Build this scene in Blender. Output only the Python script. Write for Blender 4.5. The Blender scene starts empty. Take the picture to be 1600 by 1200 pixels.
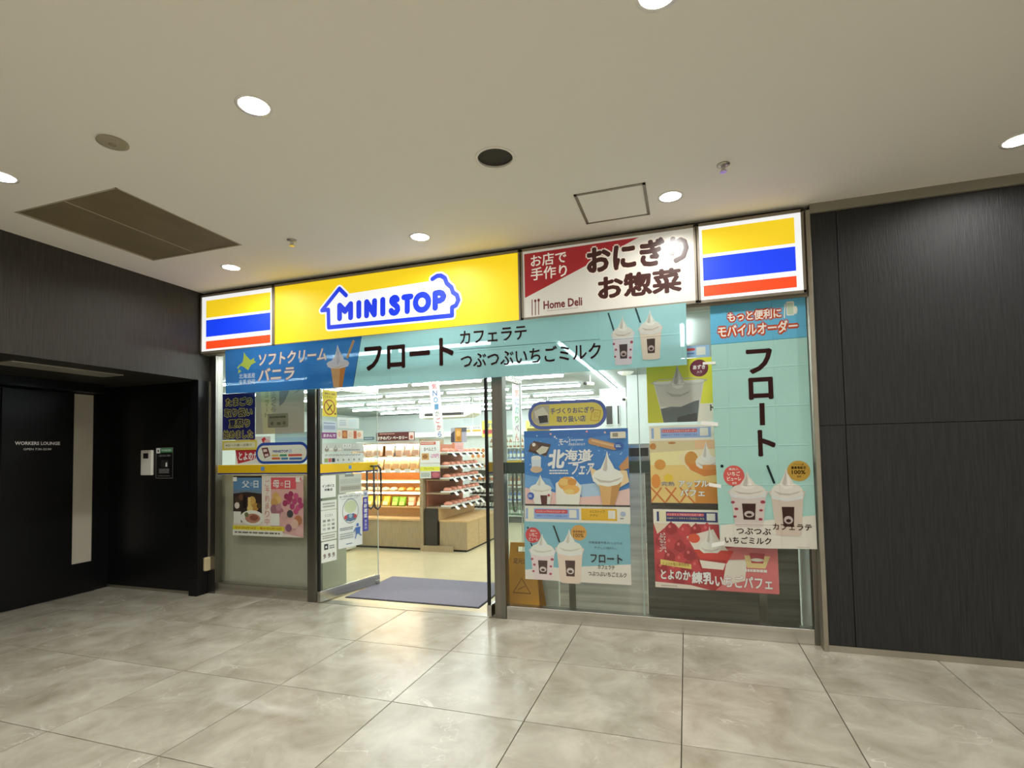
import bpy, bmesh, math, random
from mathutils import Vector, Matrix
random.seed(7)
SC = bpy.context.scene
COL = SC.collection

# ------------------------------------------------------------------ camera
F_PX, CY_PX = 824.1, 668.2
cam_d = bpy.data.cameras.new('camera'); cam = bpy.data.objects.new('camera', cam_d); COL.objects.link(cam)
cam_d.sensor_fit = 'HORIZONTAL'; cam_d.sensor_width = 36.0
cam_d.lens = F_PX / 1600 * 36.0
cam_d.shift_y = (CY_PX - 600) / 1600
cam_d.clip_start = 0.05
yaw, pitch, roll = map(math.radians, (-18.204, 2.458, -1.100))
fw = Vector((math.sin(yaw) * math.cos(pitch), math.cos(yaw) * math.cos(pitch), math.sin(pitch)))
rt = Vector((math.cos(yaw), -math.sin(yaw), 0)); up = rt.cross(fw)
r2 = math.cos(roll) * rt + math.sin(roll) * up; u2 = -math.sin(roll) * rt + math.cos(roll) * up
m3 = Matrix((r2, u2, -fw)).transposed()
cam.matrix_world = Matrix.Translation((0, -4.5373, 1.5)) @ m3.to_4x4()
SC.camera = cam

# ------------------------------------------------------------------ world, exposure
w = bpy.data.worlds.new('world'); SC.world = w; w.use_nodes = True
w.node_tree.nodes['Background'].inputs[0].default_value = (.9, .92, 1, 1)
w.node_tree.nodes['Background'].inputs[1].default_value = 0.02
vs = SC.view_settings
vs.view_transform = 'Standard'; vs.look = 'None'; vs.gamma = 1; vs.exposure = 0.07; vs.use_curve_mapping = False
try:
    SC.cycles.transparent_max_bounces = 24
    SC.cycles.max_bounces = 10
    SC.cycles.sample_clamp_indirect = 6
except Exception:
    pass
LAMP_W = 16.0        # watts of one hall downlight
TUBE_E = 38.0        # strength of the shop's ceiling tubes
SIGN_E = 0.80        # strength of the backlit shop signs

# ------------------------------------------------------------------ materials
def lin(c):
    return c / 12.92 if c <= .04045 else ((c + .055) / 1.055) ** 2.4
def hexc(h):
    h = h.lstrip('#'); return tuple(lin(int(h[i:i + 2], 16) / 255) for i in (0, 2, 4))
MATS = {}
def newmat(name):
    m = bpy.data.materials.new(name); m.use_nodes = True
    nt = m.node_tree; nt.nodes.clear()
    out = nt.nodes.new('ShaderNodeOutputMaterial')
    return m, nt, out
def link(nt, a, b): nt.links.new(a, b)
def mat(name, col, rough=.5, metal=0.0, spec=.5, var=.0, scale=8.0, bump=0.0, bscale=60.0, stretch=(1, 1, 1), emit=0.0, coat=0.0):
    if name in MATS: return MATS[name]
    if isinstance(col, str): col = hexc(col)
    m, nt, out = newmat(name)
    b = nt.nodes.new('ShaderNodeBsdfPrincipled'); link(nt, b.outputs[0], out.inputs[0])
    b.inputs['Base Color'].default_value = (*col, 1); b.inputs['Roughness'].default_value = rough
    b.inputs['Metallic'].default_value = metal; b.inputs['Specular IOR Level'].default_value = spec
    b.inputs['Coat Weight'].default_value = coat; b.inputs['Coat Roughness'].default_value = .1
    tc = nt.nodes.new('ShaderNodeTexCoord'); mp = nt.nodes.new('ShaderNodeMapping'); mp.inputs['Scale'].default_value = stretch
    link(nt, tc.outputs['Object'], mp.inputs[0])
    if var > 0:
        n = nt.nodes.new('ShaderNodeTexNoise'); n.inputs['Scale'].default_value = scale; n.inputs['Detail'].default_value = 4
        link(nt, mp.outputs[0], n.inputs['Vector'])
        r = nt.nodes.new('ShaderNodeValToRGB')
        r.color_ramp.elements[0].position = .3; r.color_ramp.elements[1].position = .7
        r.color_ramp.elements[0].color = (*[c * (1 - var) for c in col], 1); r.color_ramp.elements[1].color = (*[min(1, c * (1 + var)) for c in col], 1)
        link(nt, n.outputs[0], r.inputs[0]); link(nt, r.outputs[0], b.inputs['Base Color'])
    if bump > 0:
        n2 = nt.nodes.new('ShaderNodeTexNoise'); n2.inputs['Scale'].default_value = bscale; n2.inputs['Detail'].default_value = 3
        link(nt, mp.outputs[0], n2.inputs['Vector'])
        bp = nt.nodes.new('ShaderNodeBump'); bp.inputs['Strength'].default_value = bump; bp.inputs['Distance'].default_value = .01
        link(nt, n2.outputs[0], bp.inputs['Height']); link(nt, bp.outputs[0], b.inputs['Normal'])
    if emit > 0:
        b.inputs['Emission Color'].default_value = (*col, 1); b.inputs['Emission Strength'].default_value = emit
    MATS[name] = m
    return m
def emat(name, col, strength):
    if name in MATS: return MATS[name]
    if isinstance(col, str): col = hexc(col)
    m, nt, out = newmat(name)
    e = nt.nodes.new('ShaderNodeEmission'); e.inputs[0].default_value = (*col, 1); e.inputs[1].default_value = strength
    link(nt, e.outputs[0], out.inputs[0]); MATS[name] = m
    return m
def ink(h, kind='paper'):
    """printed colour on paper, fabric, a backlit panel or plain film"""
    k = kind + h
    if k in MATS: return MATS[k]
    c = hexc(h); m, nt, out = newmat('print_%s_%s' % (kind, h.lstrip('#')))
    if kind == 'sign':
        b = nt.nodes.new('ShaderNodeBsdfPrincipled'); b.inputs['Base Color'].default_value = (*[x * .5 for x in c], 1)
        b.inputs['Roughness'].default_value = .55
        b.inputs['Emission Color'].default_value = (*c, 1); b.inputs['Emission Strength'].default_value = SIGN_E
        link(nt, b.outputs[0], out.inputs[0])
    elif kind == 'dim':
        b = nt.nodes.new('ShaderNodeBsdfPrincipled'); b.inputs['Base Color'].default_value = (*[x * .8 for x in c], 1)
        b.inputs['Roughness'].default_value = .3
        b.inputs['Emission Color'].default_value = (*c, 1); b.inputs['Emission Strength'].default_value = SIGN_E * .38
        link(nt, b.outputs[0], out.inputs[0])
    elif kind in ('fabric', 'cloth'):
        d = nt.nodes.new('ShaderNodeBsdfDiffuse'); t = nt.nodes.new('ShaderNodeBsdfTranslucent'); tr = nt.nodes.new('ShaderNodeBsdfTransparent')
        d.inputs[0].default_value = (*c, 1); t.inputs[0].default_value = (*c, 1); tr.inputs[0].default_value = (.85, .95, 1, 1)
        tc = nt.nodes.new('ShaderNodeTexCoord'); n = nt.nodes.new('ShaderNodeTexNoise'); n.inputs['Scale'].default_value = 5; n.inputs['Detail'].default_value = 2
        link(nt, tc.outputs['Object'], n.inputs['Vector'])
        wv = nt.nodes.new('ShaderNodeTexBrick'); wv.inputs['Scale'].default_value = 1.0; wv.inputs['Brick Width'].default_value = .33; wv.inputs['Row Height'].default_value = .3
        wv.inputs['Mortar Size'].default_value = .006; wv.inputs['Mortar Smooth'].default_value = 1; wv.offset = 0
        mp = nt.nodes.new('ShaderNodeMapping'); mp.inputs['Rotation'].default_value = (math.radians(90), 0, 0)
        link(nt, tc.outputs['Object'], mp.inputs[0]); link(nt, mp.outputs[0], wv.inputs['Vector'])
        ad = nt.nodes.new('ShaderNodeMath'); ad.operation = 'MULTIPLY_ADD'; ad.inputs[1].default_value = .35
        link(nt, wv.outputs['Fac'], ad.inputs[0]); link(nt, n.outputs[0], ad.inputs[2])
        bp = nt.nodes.new('ShaderNodeBump'); bp.inputs['Strength'].default_value = .35; bp.inputs['Distance'].default_value = .02
        link(nt, ad.outputs[0], bp.inputs['Height']); link(nt, bp.outputs[0], d.inputs['Normal'])
        m1 = nt.nodes.new('ShaderNodeMixShader'); m1.inputs[0].default_value = .30 if kind == 'fabric' else .10
        link(nt, d.outputs[0], m1.inputs[1]); link(nt, t.outputs[0], m1.inputs[2])
        m2 = nt.nodes.new('ShaderNodeMixShader'); m2.inputs[0].default_value = .21 if kind == 'fabric' else .10
        link(nt, m1.outputs[0], m2.inputs[1]); link(nt, tr.outputs[0], m2.inputs[2]); link(nt, m2.outputs[0], out.inputs[0])
    else:
        b = nt.nodes.new('ShaderNodeBsdfPrincipled'); b.inputs['Base Color'].default_value = (*[min(.88, x * 1.18) for x in c], 1)
        b.inputs['Roughness'].default_value = .45; b.inputs['Specular IOR Level'].default_value = .3
        link(nt, b.outputs[0], out.inputs[0])
    MATS[k] = m
    return m

def glass_mat(name, tint=(.978, .99, .984), refl=1.0):
    if name in MATS: return MATS[name]
    m, nt, out = newmat(name)
    t = nt.nodes.new('ShaderNodeBsdfTransparent'); t.inputs[0].default_value = (*tint, 1)
    g = nt.nodes.new('ShaderNodeBsdfGlossy'); g.inputs['Roughness'].default_value = .01
    fr = nt.nodes.new('ShaderNodeLayerWeight'); fr.inputs[0].default_value = .5          # Schlick reflectance, the same from both sides
    pw = nt.nodes.new('ShaderNodeMath'); pw.operation = 'POWER'; pw.inputs[1].default_value = 5; link(nt, fr.outputs['Facing'], pw.inputs[0])
    mu = nt.nodes.new('ShaderNodeMath'); mu.operation = 'MULTIPLY_ADD'; mu.inputs[1].default_value = .9 * refl; mu.inputs[2].default_value = .03 * refl
    link(nt, pw.outputs[0], mu.inputs[0])
    mx = nt.nodes.new('ShaderNodeMixShader'); link(nt, mu.outputs[0], mx.inputs[0])
    link(nt, t.outputs[0], mx.inputs[1]); link(nt, g.outputs[0], mx.inputs[2]); link(nt, mx.outputs[0], out.inputs[0])
    MATS[name] = m
    return m
def tile_mat():
    m, nt, out = newmat('porcelain_tile')
    b = nt.nodes.new('ShaderNodeBsdfPrincipled'); link(nt, b.outputs[0], out.inputs[0])
    tc = nt.nodes.new('ShaderNodeTexCoord'); oi = nt.nodes.new('ShaderNodeObjectInfo')
    cb = nt.nodes.new('ShaderNodeCombineXYZ'); mu = nt.nodes.new('ShaderNodeMath'); mu.operation = 'MULTIPLY'; mu.inputs[1].default_value = 37.0
    link(nt, oi.outputs['Random'], mu.inputs[0]); link(nt, mu.outputs[0], cb.inputs[0]); link(nt, mu.outputs[0], cb.inputs[2])
    va = nt.nodes.new('ShaderNodeVectorMath'); link(nt, tc.outputs['Object'], va.inputs[0]); link(nt, cb.outputs[0], va.inputs[1])
    n1 = nt.nodes.new('ShaderNodeTexNoise'); n1.inputs['Scale'].default_value = 2.6; n1.inputs['Detail'].default_value = 6; n1.inputs['Roughness'].default_value = .62; n1.inputs['Distortion'].default_value = .5
    link(nt, va.outputs[0], n1.inputs['Vector'])
    r1 = nt.nodes.new('ShaderNodeValToRGB'); e = r1.color_ramp.elements
    e[0].position = .28; e[0].color = (*hexc('#938c7a'), 1); e[1].position = .72; e[1].color = (*hexc('#c5c0b1'), 1)
    link(nt, n1.outputs[0], r1.inputs[0])
    n2 = nt.nodes.new('ShaderNodeTexNoise'); n2.inputs['Scale'].default_value = 2.2; n2.inputs['Detail'].default_value = 5; n2.inputs['Distortion'].default_value = 1.6
    link(nt, va.outputs[0], n2.inputs['Vector'])
    s = nt.nodes.new('ShaderNodeMath'); s.operation = 'SUBTRACT'; s.inputs[1].default_value = .5; link(nt, n2.outputs[0], s.inputs[0])
    a = nt.nodes.new('ShaderNodeMath'); a.operation = 'ABSOLUTE'; link(nt, s.outputs[0], a.inputs[0])
    r2_ = nt.nodes.new('ShaderNodeValToRGB'); r2_.color_ramp.elements[0].color = (.55, .55, .55, 1); r2_.color_ramp.elements[1].color = (0, 0, 0, 1); r2_.color_ramp.elements[1].position = .009
    link(nt, a.outputs[0], r2_.inputs[0])
    n3 = nt.nodes.new('ShaderNodeTexNoise'); n3.inputs['Scale'].default_value = 3.0; link(nt, va.outputs[0], n3.inputs['Vector'])
    r3 = nt.nodes.new('ShaderNodeValToRGB'); r3.color_ramp.elements[0].position = .52; r3.color_ramp.elements[1].position = .66
    link(nt, n3.outputs[0], r3.inputs[0])
    mm = nt.nodes.new('ShaderNodeMath'); mm.operation = 'MULTIPLY'; link(nt, r2_.outputs[0], mm.inputs[0]); link(nt, r3.outputs[0], mm.inputs[1])
    mx = nt.nodes.new('ShaderNodeMixRGB'); mx.inputs[2].default_value = (*hexc('#e6e2d6'), 1)
    link(nt, mm.outputs[0], mx.inputs[0]); link(nt, r1.outputs[0], mx.inputs[1]); link(nt, mx.outputs[0], b.inputs['Base Color'])
    b.inputs['Roughness'].default_value = .22; b.inputs['Specular IOR Level'].default_value = .65
    MATS['tile'] = m
    return m

M_CEIL = mat('ceiling_paint', '#f3efe5', .9, spec=.15, bump=.05, bscale=250)
M_TILE = tile_mat()
M_GROUT = mat('grout', '#4a463e', .9, spec=.1)
M_BLACK = mat('black_wood_panel', '#282829', .55, spec=.35, var=.35, scale=30, bump=.35, bscale=70, stretch=(3, 3, .12))
M_DARK = mat('dark_brown_panel', '#33302b', .5, spec=.35, var=.3, scale=30, bump=.3, bscale=60, stretch=(3, 3, .12))
M_BLACKP = mat('black_paint', '#101012', .35, spec=.3, var=.1)
M_STEEL = mat('stainless_steel', '#c6c4be', .27, metal=1, var=.2, scale=3, bump=.03, bscale=90, stretch=(.1, 6, 6))
M_STEELV = mat('stainless_steel_upright', '#86837d', .34, metal=1, var=.12, scale=3, bump=.03, bscale=90, stretch=(6, 6, .1))
M_ALU = mat('aluminium', '#b9b5aa', .35, metal=1, var=.06, scale=5)
M_GREYFR = mat('grey_sign_frame', '#8d8476', .45, metal=.4, var=.06)
M_HALLW = mat('hall_wall_paint', '#ece8de', .8, spec=.2, var=.05)
M_WHITE = mat('white_paint', '#e8eceb', .6, spec=.3, var=.02)
M_SWALL = mat('shop_wall_white', '#dfe9e8', .6, spec=.3, var=.03, scale=2)
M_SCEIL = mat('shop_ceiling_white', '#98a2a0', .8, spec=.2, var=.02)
M_SFLOOR = mat('cream_vinyl', '#e3d5b0', .25, spec=.5, var=.05, scale=3)
M_WOOD = mat('beige_wood', '#c9ac7d', .5, var=.1, scale=6, stretch=(1, 1, 8))
M_WOODT = mat('beige_wood_top', '#dcb783', .4, var=.08, scale=6, stretch=(8, 1, 1))
M_WOODE = mat('taupe_wood_end', '#b09c7c', .5, var=.1, scale=6, stretch=(8, 8, 1))
M_ORANGE = mat('orange_back_panel', '#c98a45', .5, var=.05)
M_RUST = mat('terracotta_back_panel', '#c88266', .5, var=.05)
M_DARKM = mat('dark_metal', '#2c2a28', .4, metal=.6, var=.1)
M_GLASS = glass_mat('clear_glass')
M_GLASSD = glass_mat('door_glass', (.95, .98, .965))
M_TUBE = emat('tube_light', (.93, 1, .98), TUBE_E)
M_WARM = emat('warm_strip_light', (1, .85, .6), 20.0)
M_LAMP = emat('downlight_lamp', (1, .97, .9), 6.0)
M_REFL = mat('lamp_reflector', '#f4f1ea', .2, spec=.6, var=.02)
M_MAT = mat('door_mat_pile', '#96929e', .95, spec=.05, var=.45, scale=170, bump=.6, bscale=300)
M_MATE = mat('door_mat_rubber', '#33313a', .8, var=.1)
M_VENT = mat('vent_perforated', '#7d7157', .6, spec=.2, var=.1, scale=3, bump=.3, bscale=400)
M_PLAST = mat('cream_plastic', '#cdbf98', .45, var=.05)
M_PLASTW = mat('white_plastic', '#f4f2ea', .4, var=.03)
M_PLASTK = mat('black_plastic', '#1a1a1a', .35, var=.1)
M_FROST = mat('frosted_glass_strip', '#c4beae', .25, spec=.6, var=.06, scale=2)
M_MACH = mat('grey_machine_panel', '#b3b09b', .3, spec=.5, var=.04, scale=1.5)
M_CREAMC = mat('white_cabinet', '#e5ebe6', .4, var=.03)
M_TAPE = mat('white_tape', '#e9e6dc', .5, var=.03)

# ------------------------------------------------------------------ mesh helpers
class MB:
    def __init__(s): s.v = []; s.f = []; s.mi = []; s.mats = []
    def m(s, mt):
        if mt not in s.mats: s.mats.append(mt)
        return s.mats.index(mt)
    def add(s, vs, fs, mt):
        k = len(s.v); i = s.m(mt); s.v += [tuple(v) for v in vs]
        for f in fs: s.f.append([k + j for j in f]); s.mi.append(i)
        return s
    def box(s, x0, x1, y0, y1, z0, z1, mt):
        v = [(x0, y0, z0), (x1, y0, z0), (x1, y1, z0), (x0, y1, z0), (x0, y0, z1), (x1, y0, z1), (x1, y1, z1), (x0, y1, z1)]
        return s.add(v, [(0, 3, 2, 1), (4, 5, 6, 7), (0, 1, 5, 4), (1, 2, 6, 5), (2, 3, 7, 6), (3, 0, 4, 7)], mt)
    def bbox(s, x0, x1, y0, y1, z0, z1, mt, b=.006):
        """box with chamfered edges"""
        bm = bmesh.new(); bmesh.ops.create_cube(bm, size=1)
        for v in bm.verts:
            v.co = ((x0 + x1) / 2 + v.co.x * (x1 - x0), (y0 + y1) / 2 + v.co.y * (y1 - y0), (z0 + z1) / 2 + v.co.z * (z1 - z0))
        b = min(b, .45 * min(abs(x1 - x0), abs(y1 - y0), abs(z1 - z0)))
        bmesh.ops.bevel(bm, geom=bm.edges[:], offset=b, segments=2, affect='EDGES', profile=.5)
        bm.verts.index_update()
        s.add([v.co[:] for v in bm.verts], [[v.index for v in f.verts] for f in bm.faces], mt); bm.free()
        return s
    def prism(s, pts, fn, d0, d1, mt):
        """2D outline pts extruded between depths d0 and d1, fn(u, v, d) -> xyz"""
        n = len(pts); v = [fn(a, b, d0) for a, b in pts] + [fn(a, b, d1) for a, b in pts]
        f = [list(range(n))[::-1], list(range(n, 2 * n))] + [(i, (i + 1) % n, n + (i + 1) % n, n + i) for i in range(n)]
        return s.add(v, f, mt)
    def lathe(s, prof, mt, c=(0, 0, 0), n=20, axis='z', cap=True):
        k = len(prof); v = []; f = []
        for i in range(n):
            a = 2 * math.pi * i / n
            for r, h in prof:
                p = (r * math.cos(a), r * math.sin(a), h)
                if axis == 'x': p = (p[2], p[0], p[1])
                if axis == 'y': p = (p[0], p[2], p[1])
                v.append((c[0] + p[0], c[1] + p[1], c[2] + p[2]))
        for i in range(n):
            j = (i + 1) % n
            for q in range(k - 1): f.append((i * k + q, j * k + q, j * k + q + 1, i * k + q + 1))
        if cap:
            f.append([i * k for i in range(n)][::-1]); f.append([i * k + k - 1 for i in range(n)])
        return s.add(v, f, mt)
    def tube(s, pts, r, mt, n=8):
        P = [Vector(p) for p in pts]; v = []; f = []
        for i, p in enumerate(P):
            t = (P[min(i + 1, len(P) - 1)] - P[max(i - 1, 0)]).normalized()
            a = t.cross(Vector((0, 0, 1)));
            if a.length < .05: a = t.cross(Vector((1, 0, 0)))
            a.normalize(); b = t.cross(a)
            for k in range(n):
                q = 2 * math.pi * k / n; v.append(p + (a * math.cos(q) + b * math.sin(q)) * r)
        for i in range(len(P) - 1):
            for k in range(n):
                l = (k + 1) % n; f.append((i * n + k, i * n + l, (i + 1) * n + l, (i + 1) * n + k))
        f.append(list(range(n))[::-1]); f.append([(len(P) - 1) * n + k for k in range(n)])
        return s.add(v, f, mt)
    def mesh(s, name, smooth=False):
        me = bpy.data.meshes.new(name); me.from_pydata(s.v, [], s.f)
        for m_ in s.mats: me.materials.append(m_)
        me.polygons.foreach_set('material_index', s.mi)
        if smooth: me.polygons.foreach_set('use_smooth', [True] * len(s.f))
        me.update(); return me
    def build(s, name, parent=None, smooth=False, loc=None):
        o = bpy.data.objects.new(name, s.mesh(name, smooth)); COL.objects.link(o)
        if loc: o.location = loc
        if parent: o.parent = parent
        return o
def tag(o, label=None, cat=None, group=None, kind=None):
    if label: o['label'] = label
    if cat: o['category'] = cat
    if group: o['group'] = group
    if kind: o['kind'] = kind
    return o
def thing(name, label, cat, loc=(0, 0, 0), rz=0, group=None, kind=None):
    o = bpy.data.objects.new(name, None); COL.objects.link(o); o.location = loc; o.rotation_euler = (0, 0, rz); o.empty_display_size = .1
    return tag(o, label, cat, group, kind)
def struct(name, mb, label, cat=None, parent=None):
    o = mb.build(name, parent)
    if not parent: tag(o, label, cat, kind='structure')
    return o
def dup(root, loc, rz=None, label=None):
    r = root.copy(); COL.objects.link(r); r.location = loc
    if rz is not None: r.rotation_euler = (0, 0, rz)
    if label: r['label'] = label
    for ch in list(root.children):
        c = ch.copy(); COL.objects.link(c); c.parent = r
        for g in list(ch.children):
            d = g.copy(); COL.objects.link(d); d.parent = c
    return r

# ------------------------------------------------------------------ lettering
TXT = {}
def text_geo(s):
    k = s
    if k in TXT: return TXT[k]
    c = bpy.data.curves.new('t', 'FONT'); c.body = s; c.resolution_u = 2
    o = bpy.data.objects.new('t', c); COL.objects.link(o)
    dg = bpy.context.evaluated_depsgraph_get(); dg.update()
    me = bpy.data.meshes.new_from_object(o.evaluated_get(dg))
    v = [(p.co.x, p.co.y) for p in me.vertices]; f = [list(p.vertices) for p in me.polygons]
    bpy.data.objects.remove(o); bpy.data.curves.remove(c); bpy.data.meshes.remove(me)
    if v:
        xs = [a for a, b in v]; ys = [b for a, b in v]; bb = (min(xs), max(xs), min(ys), max(ys))
    else: bb = (0, 1, 0, 1)
    TXT[k] = (v, f, bb); return TXT[k]

def front(y):
    return lambda u, z, d: (u, y - d, z)
def round_rect(x0, x1, y0, y1, r, n=5):
    p = []
    for cx, cy, a0 in ((x1 - r, y1 - r, 0), (x0 + r, y1 - r, 90), (x0 + r, y0 + r, 180), (x1 - r, y0 + r, 270)):
        for i in range(n + 1):
            a = math.radians(a0 + 90 * i / n); p.append((cx + r * math.cos(a), cy + r * math.sin(a)))
    return p
STEP = .00009
class Sheet:
    """a printed sheet: top-level thing = the sheet, children artwork and lettering.
    With frac=True drawing coordinates are fractions of the sheet, u to the right and v downwards."""
    def __init__(s, name, label, cat, u0, u1, z0, z1, fn, base='#e6e2d8', kind='paper', t=.0008, group=None, frac=True, shape=None, parent=None):
        s.u0, s.u1, s.z0, s.z1, s.fn, s.kind, s.frac = u0, u1, z0, z1, fn, kind, frac
        s.art = MB(); s.txt = MB(); s.texts = []; s.d = STEP
        mb = MB(); mb.prism(shape or [(u0, z0), (u1, z0), (u1, z1), (u0, z1)], fn, 0, -t, ink(base, kind))
        s.obj = mb.build(name, parent)
        if not parent: tag(s.obj, label, cat, group)
    def P(s, u, v):
        return (s.u0 + u * (s.u1 - s.u0), s.z1 - v * (s.z1 - s.z0)) if s.frac else (u, v)
    def asp(s): return (s.u1 - s.u0) / (s.z1 - s.z0) if s.frac else 1.0
    def poly(s, pts, c, mb=None, raw=False):
        q = pts if raw else [s.P(*p) for p in pts]
        (mb or s.art).add([s.fn(a, b, s.d) for a, b in q], [list(range(len(q)))], ink(c, s.kind)); s.d += STEP
    def rect(s, u0, u1, v0, v1, c): s.poly([(u0, v0), (u1, v0), (u1, v1), (u0, v1)], c)
    def rrect(s, u0, u1, v0, v1, r, c):
        a, b = s.P(u0, v0); e, f = s.P(u1, v1); x0, x1 = sorted((a, e)); y0, y1 = sorted((b, f))
        s.poly(round_rect(x0, x1, y0, y1, min(r, (x1 - x0) / 2, (y1 - y0) / 2)), c, raw=True)
    def ell(s, cu, cv, ru, rv, c, n=22):
        s.poly([(cu + ru * math.cos(2 * math.pi * i / n), cv + rv * math.sin(2 * math.pi * i / n)) for i in range(n)], c)
    def dot(s, cu, cv, r, c):
        a, b = s.P(cu, cv); s.poly([(a + r * math.cos(2 * math.pi * i / 18), b + r * math.sin(2 * math.pi * i / 18)) for i in range(18)], c, raw=True)
    def stroke(s, pts, w, c, closed=False, caps=True, mb=None, raw=False):
        q = pts if raw else [s.P(*p) for p in pts]; mb = mb or s.art; r = w / 2; n = len(q)
        segs = [(q[i], q[(i + 1) % n]) for i in range(n if closed else n - 1)]; mt = ink(c, s.kind)
        for (a, b), (e, f) in segs:
            L = math.hypot(e - a, f - b) or 1e-9; nx, ny = -(f - b) / L * r, (e - a) / L * r
            mb.add([s.fn(*p, s.d) for p in ((a + nx, b + ny), (a - nx, b - ny), (e - nx, f - ny), (e + nx, f + ny))], [(0, 1, 2, 3)], mt)
            s.d += STEP * .05
        for i, (a, b) in enumerate(q):
            if not caps and not closed and i in (0, n - 1): continue
            mb.add([s.fn(a + r * math.cos(2 * math.pi * k / 14), b + r * math.sin(2 * math.pi * k / 14), s.d) for k in range(14)], [list(range(14))], mt); s.d += STEP * .05
        s.d += STEP
    def text(s, t, u0, u1, v0, v1, c, bold=.0, outline=None, ow=.05, shear=0.0, rot=False, keep=False):
        a, b = s.P(u0, v0); e, f = s.P(u1, v1); x0, x1 = sorted((a, e)); y0, y1 = sorted((b, f))
        s.txt = MB(); s.texts.append(s.txt)
        v, fc, base = text_geo(t)
        W, H_ = base[1] - base[0], base[3] - base[2]
        if rot: W, H_ = H_, W
        for bo, col in (([(bold + ow, outline)] if outline else []) + [(bold, c)]):
            sx, sy = (x1 - x0) / (W + 2 * bold), (y1 - y0) / (H_ + 2 * bold)
            if keep: sx = sy = min(sx, sy)
            cx, cy = (base[0] + base[1]) / 2, (base[2] + base[3]) / 2; mx, my = (x0 + x1) / 2, (y0 + y1) / 2
            n = 0 if bo < .006 else (4 if bo < .03 else 8)          # heavier strokes: the glyph stamped around its place
            for k in range(-1, n) if n in (0, 8) else range(n):
                ox, oy = (0, 0) if k < 0 else (bo * math.cos(2 * math.pi * (k + .5) / n), bo * math.sin(2 * math.pi * (k + .5) / n))
                out = []
                for p, q in v:
                    p -= cx; q -= cy
                    if rot: p, q = q, -p
                    p += ox; q += oy
                    out.append(s.fn(mx + p * sx + shear * q * sy, my + q * sy, s.d))
                s.txt.add(out, fc, ink(col, s.kind)); s.d += STEP * .06
            s.d += STEP
    def vtext(s, t, u0, u1, v0, v1, c, bold=.02, outline=None, ow=.05):
        n = len(t); h = (v1 - v0) / n
        for i, ch in enumerate(t):
            if ch == ' ': continue
            g = .06 * h
            if ch == 'ー': s.text(ch, u0 + .42 * (u1 - u0), u1 - .42 * (u1 - u0), v0 + i * h + g, v0 + (i + 1) * h - g, c, bold, outline, ow, rot=True)
            else: s.text(ch, u0, u1, v0 + i * h + g, v0 + (i + 1) * h - g, c, bold, outline, ow)
    def lines(s, u0, u1, v0, v1, n, c, rnd=True):
        """rows of fine print too small to read: dashes"""
        for i in range(n):
            v = v0 + (v1 - v0) * (i + .5) / n; h = (v1 - v0) / n * .28; u = u0
            while u < u1 - .02:
                L = random.uniform(.03, .1) * (u1 - u0) * 1.5; s.rect(u, min(u1, u + L), v - h, v + h, c); u += L + .02 * (u1 - u0)
    def done(s):
        if 1 < len(s.art.f) <= 8:                      # a few printed shapes: each its own part
            for f, k in zip(s.art.f, s.art.mi):
                x = MB(); x.add([s.art.v[j] for j in f], [list(range(len(f)))], s.art.mats[k]); x.build('artwork', s.obj)
        elif s.art.f: s.art.build('artwork', s.obj)
        for x in s.texts:
            if x.f: x.build('lettering', s.obj)
        return s.obj

SWIRL = [(.5, 0), (.55, .2), (.66, .38), (.72, .5), (.9, .58), (1, .7), (.95, .85), (.8, .95), (.5, 1), (.2, .95), (.03, .85), (0, .7), (.1, .58), (.28, .5), (.36, .36), (.45, .18)]
def boxed(pts, u0, u1, v0, v1): return [(u0 + a * (u1 - u0), v0 + b * (v1 - v0)) for a, b in pts]
def swirl(S, u0, u1, v0, v1, c='#e8e2d8', sh='#c9c3ba', hi='#f4f0e8'):
    S.poly(boxed(SWIRL, u0, u1, v0, v1), c)
    S.poly(boxed([(.5, .06), (.5, .5), (.42, .66), (.36, .52), (.44, .25)], u0, u1, v0, v1), sh)
    S.poly(boxed([(.54, .25), (.62, .42), (.6, .6), (.53, .55)], u0, u1, v0, v1), hi)
    S.poly(boxed([(.06, .74), (.3, .82), (.6, .84), (.95, .74), (.85, .82), (.55, .9), (.25, .88)], u0, u1, v0, v1), sh)
    S.poly(boxed([(.28, .52), (.5, .6), (.74, .53), (.66, .66), (.45, .69), (.3, .62)], u0, u1, v0, v1), hi)
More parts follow.
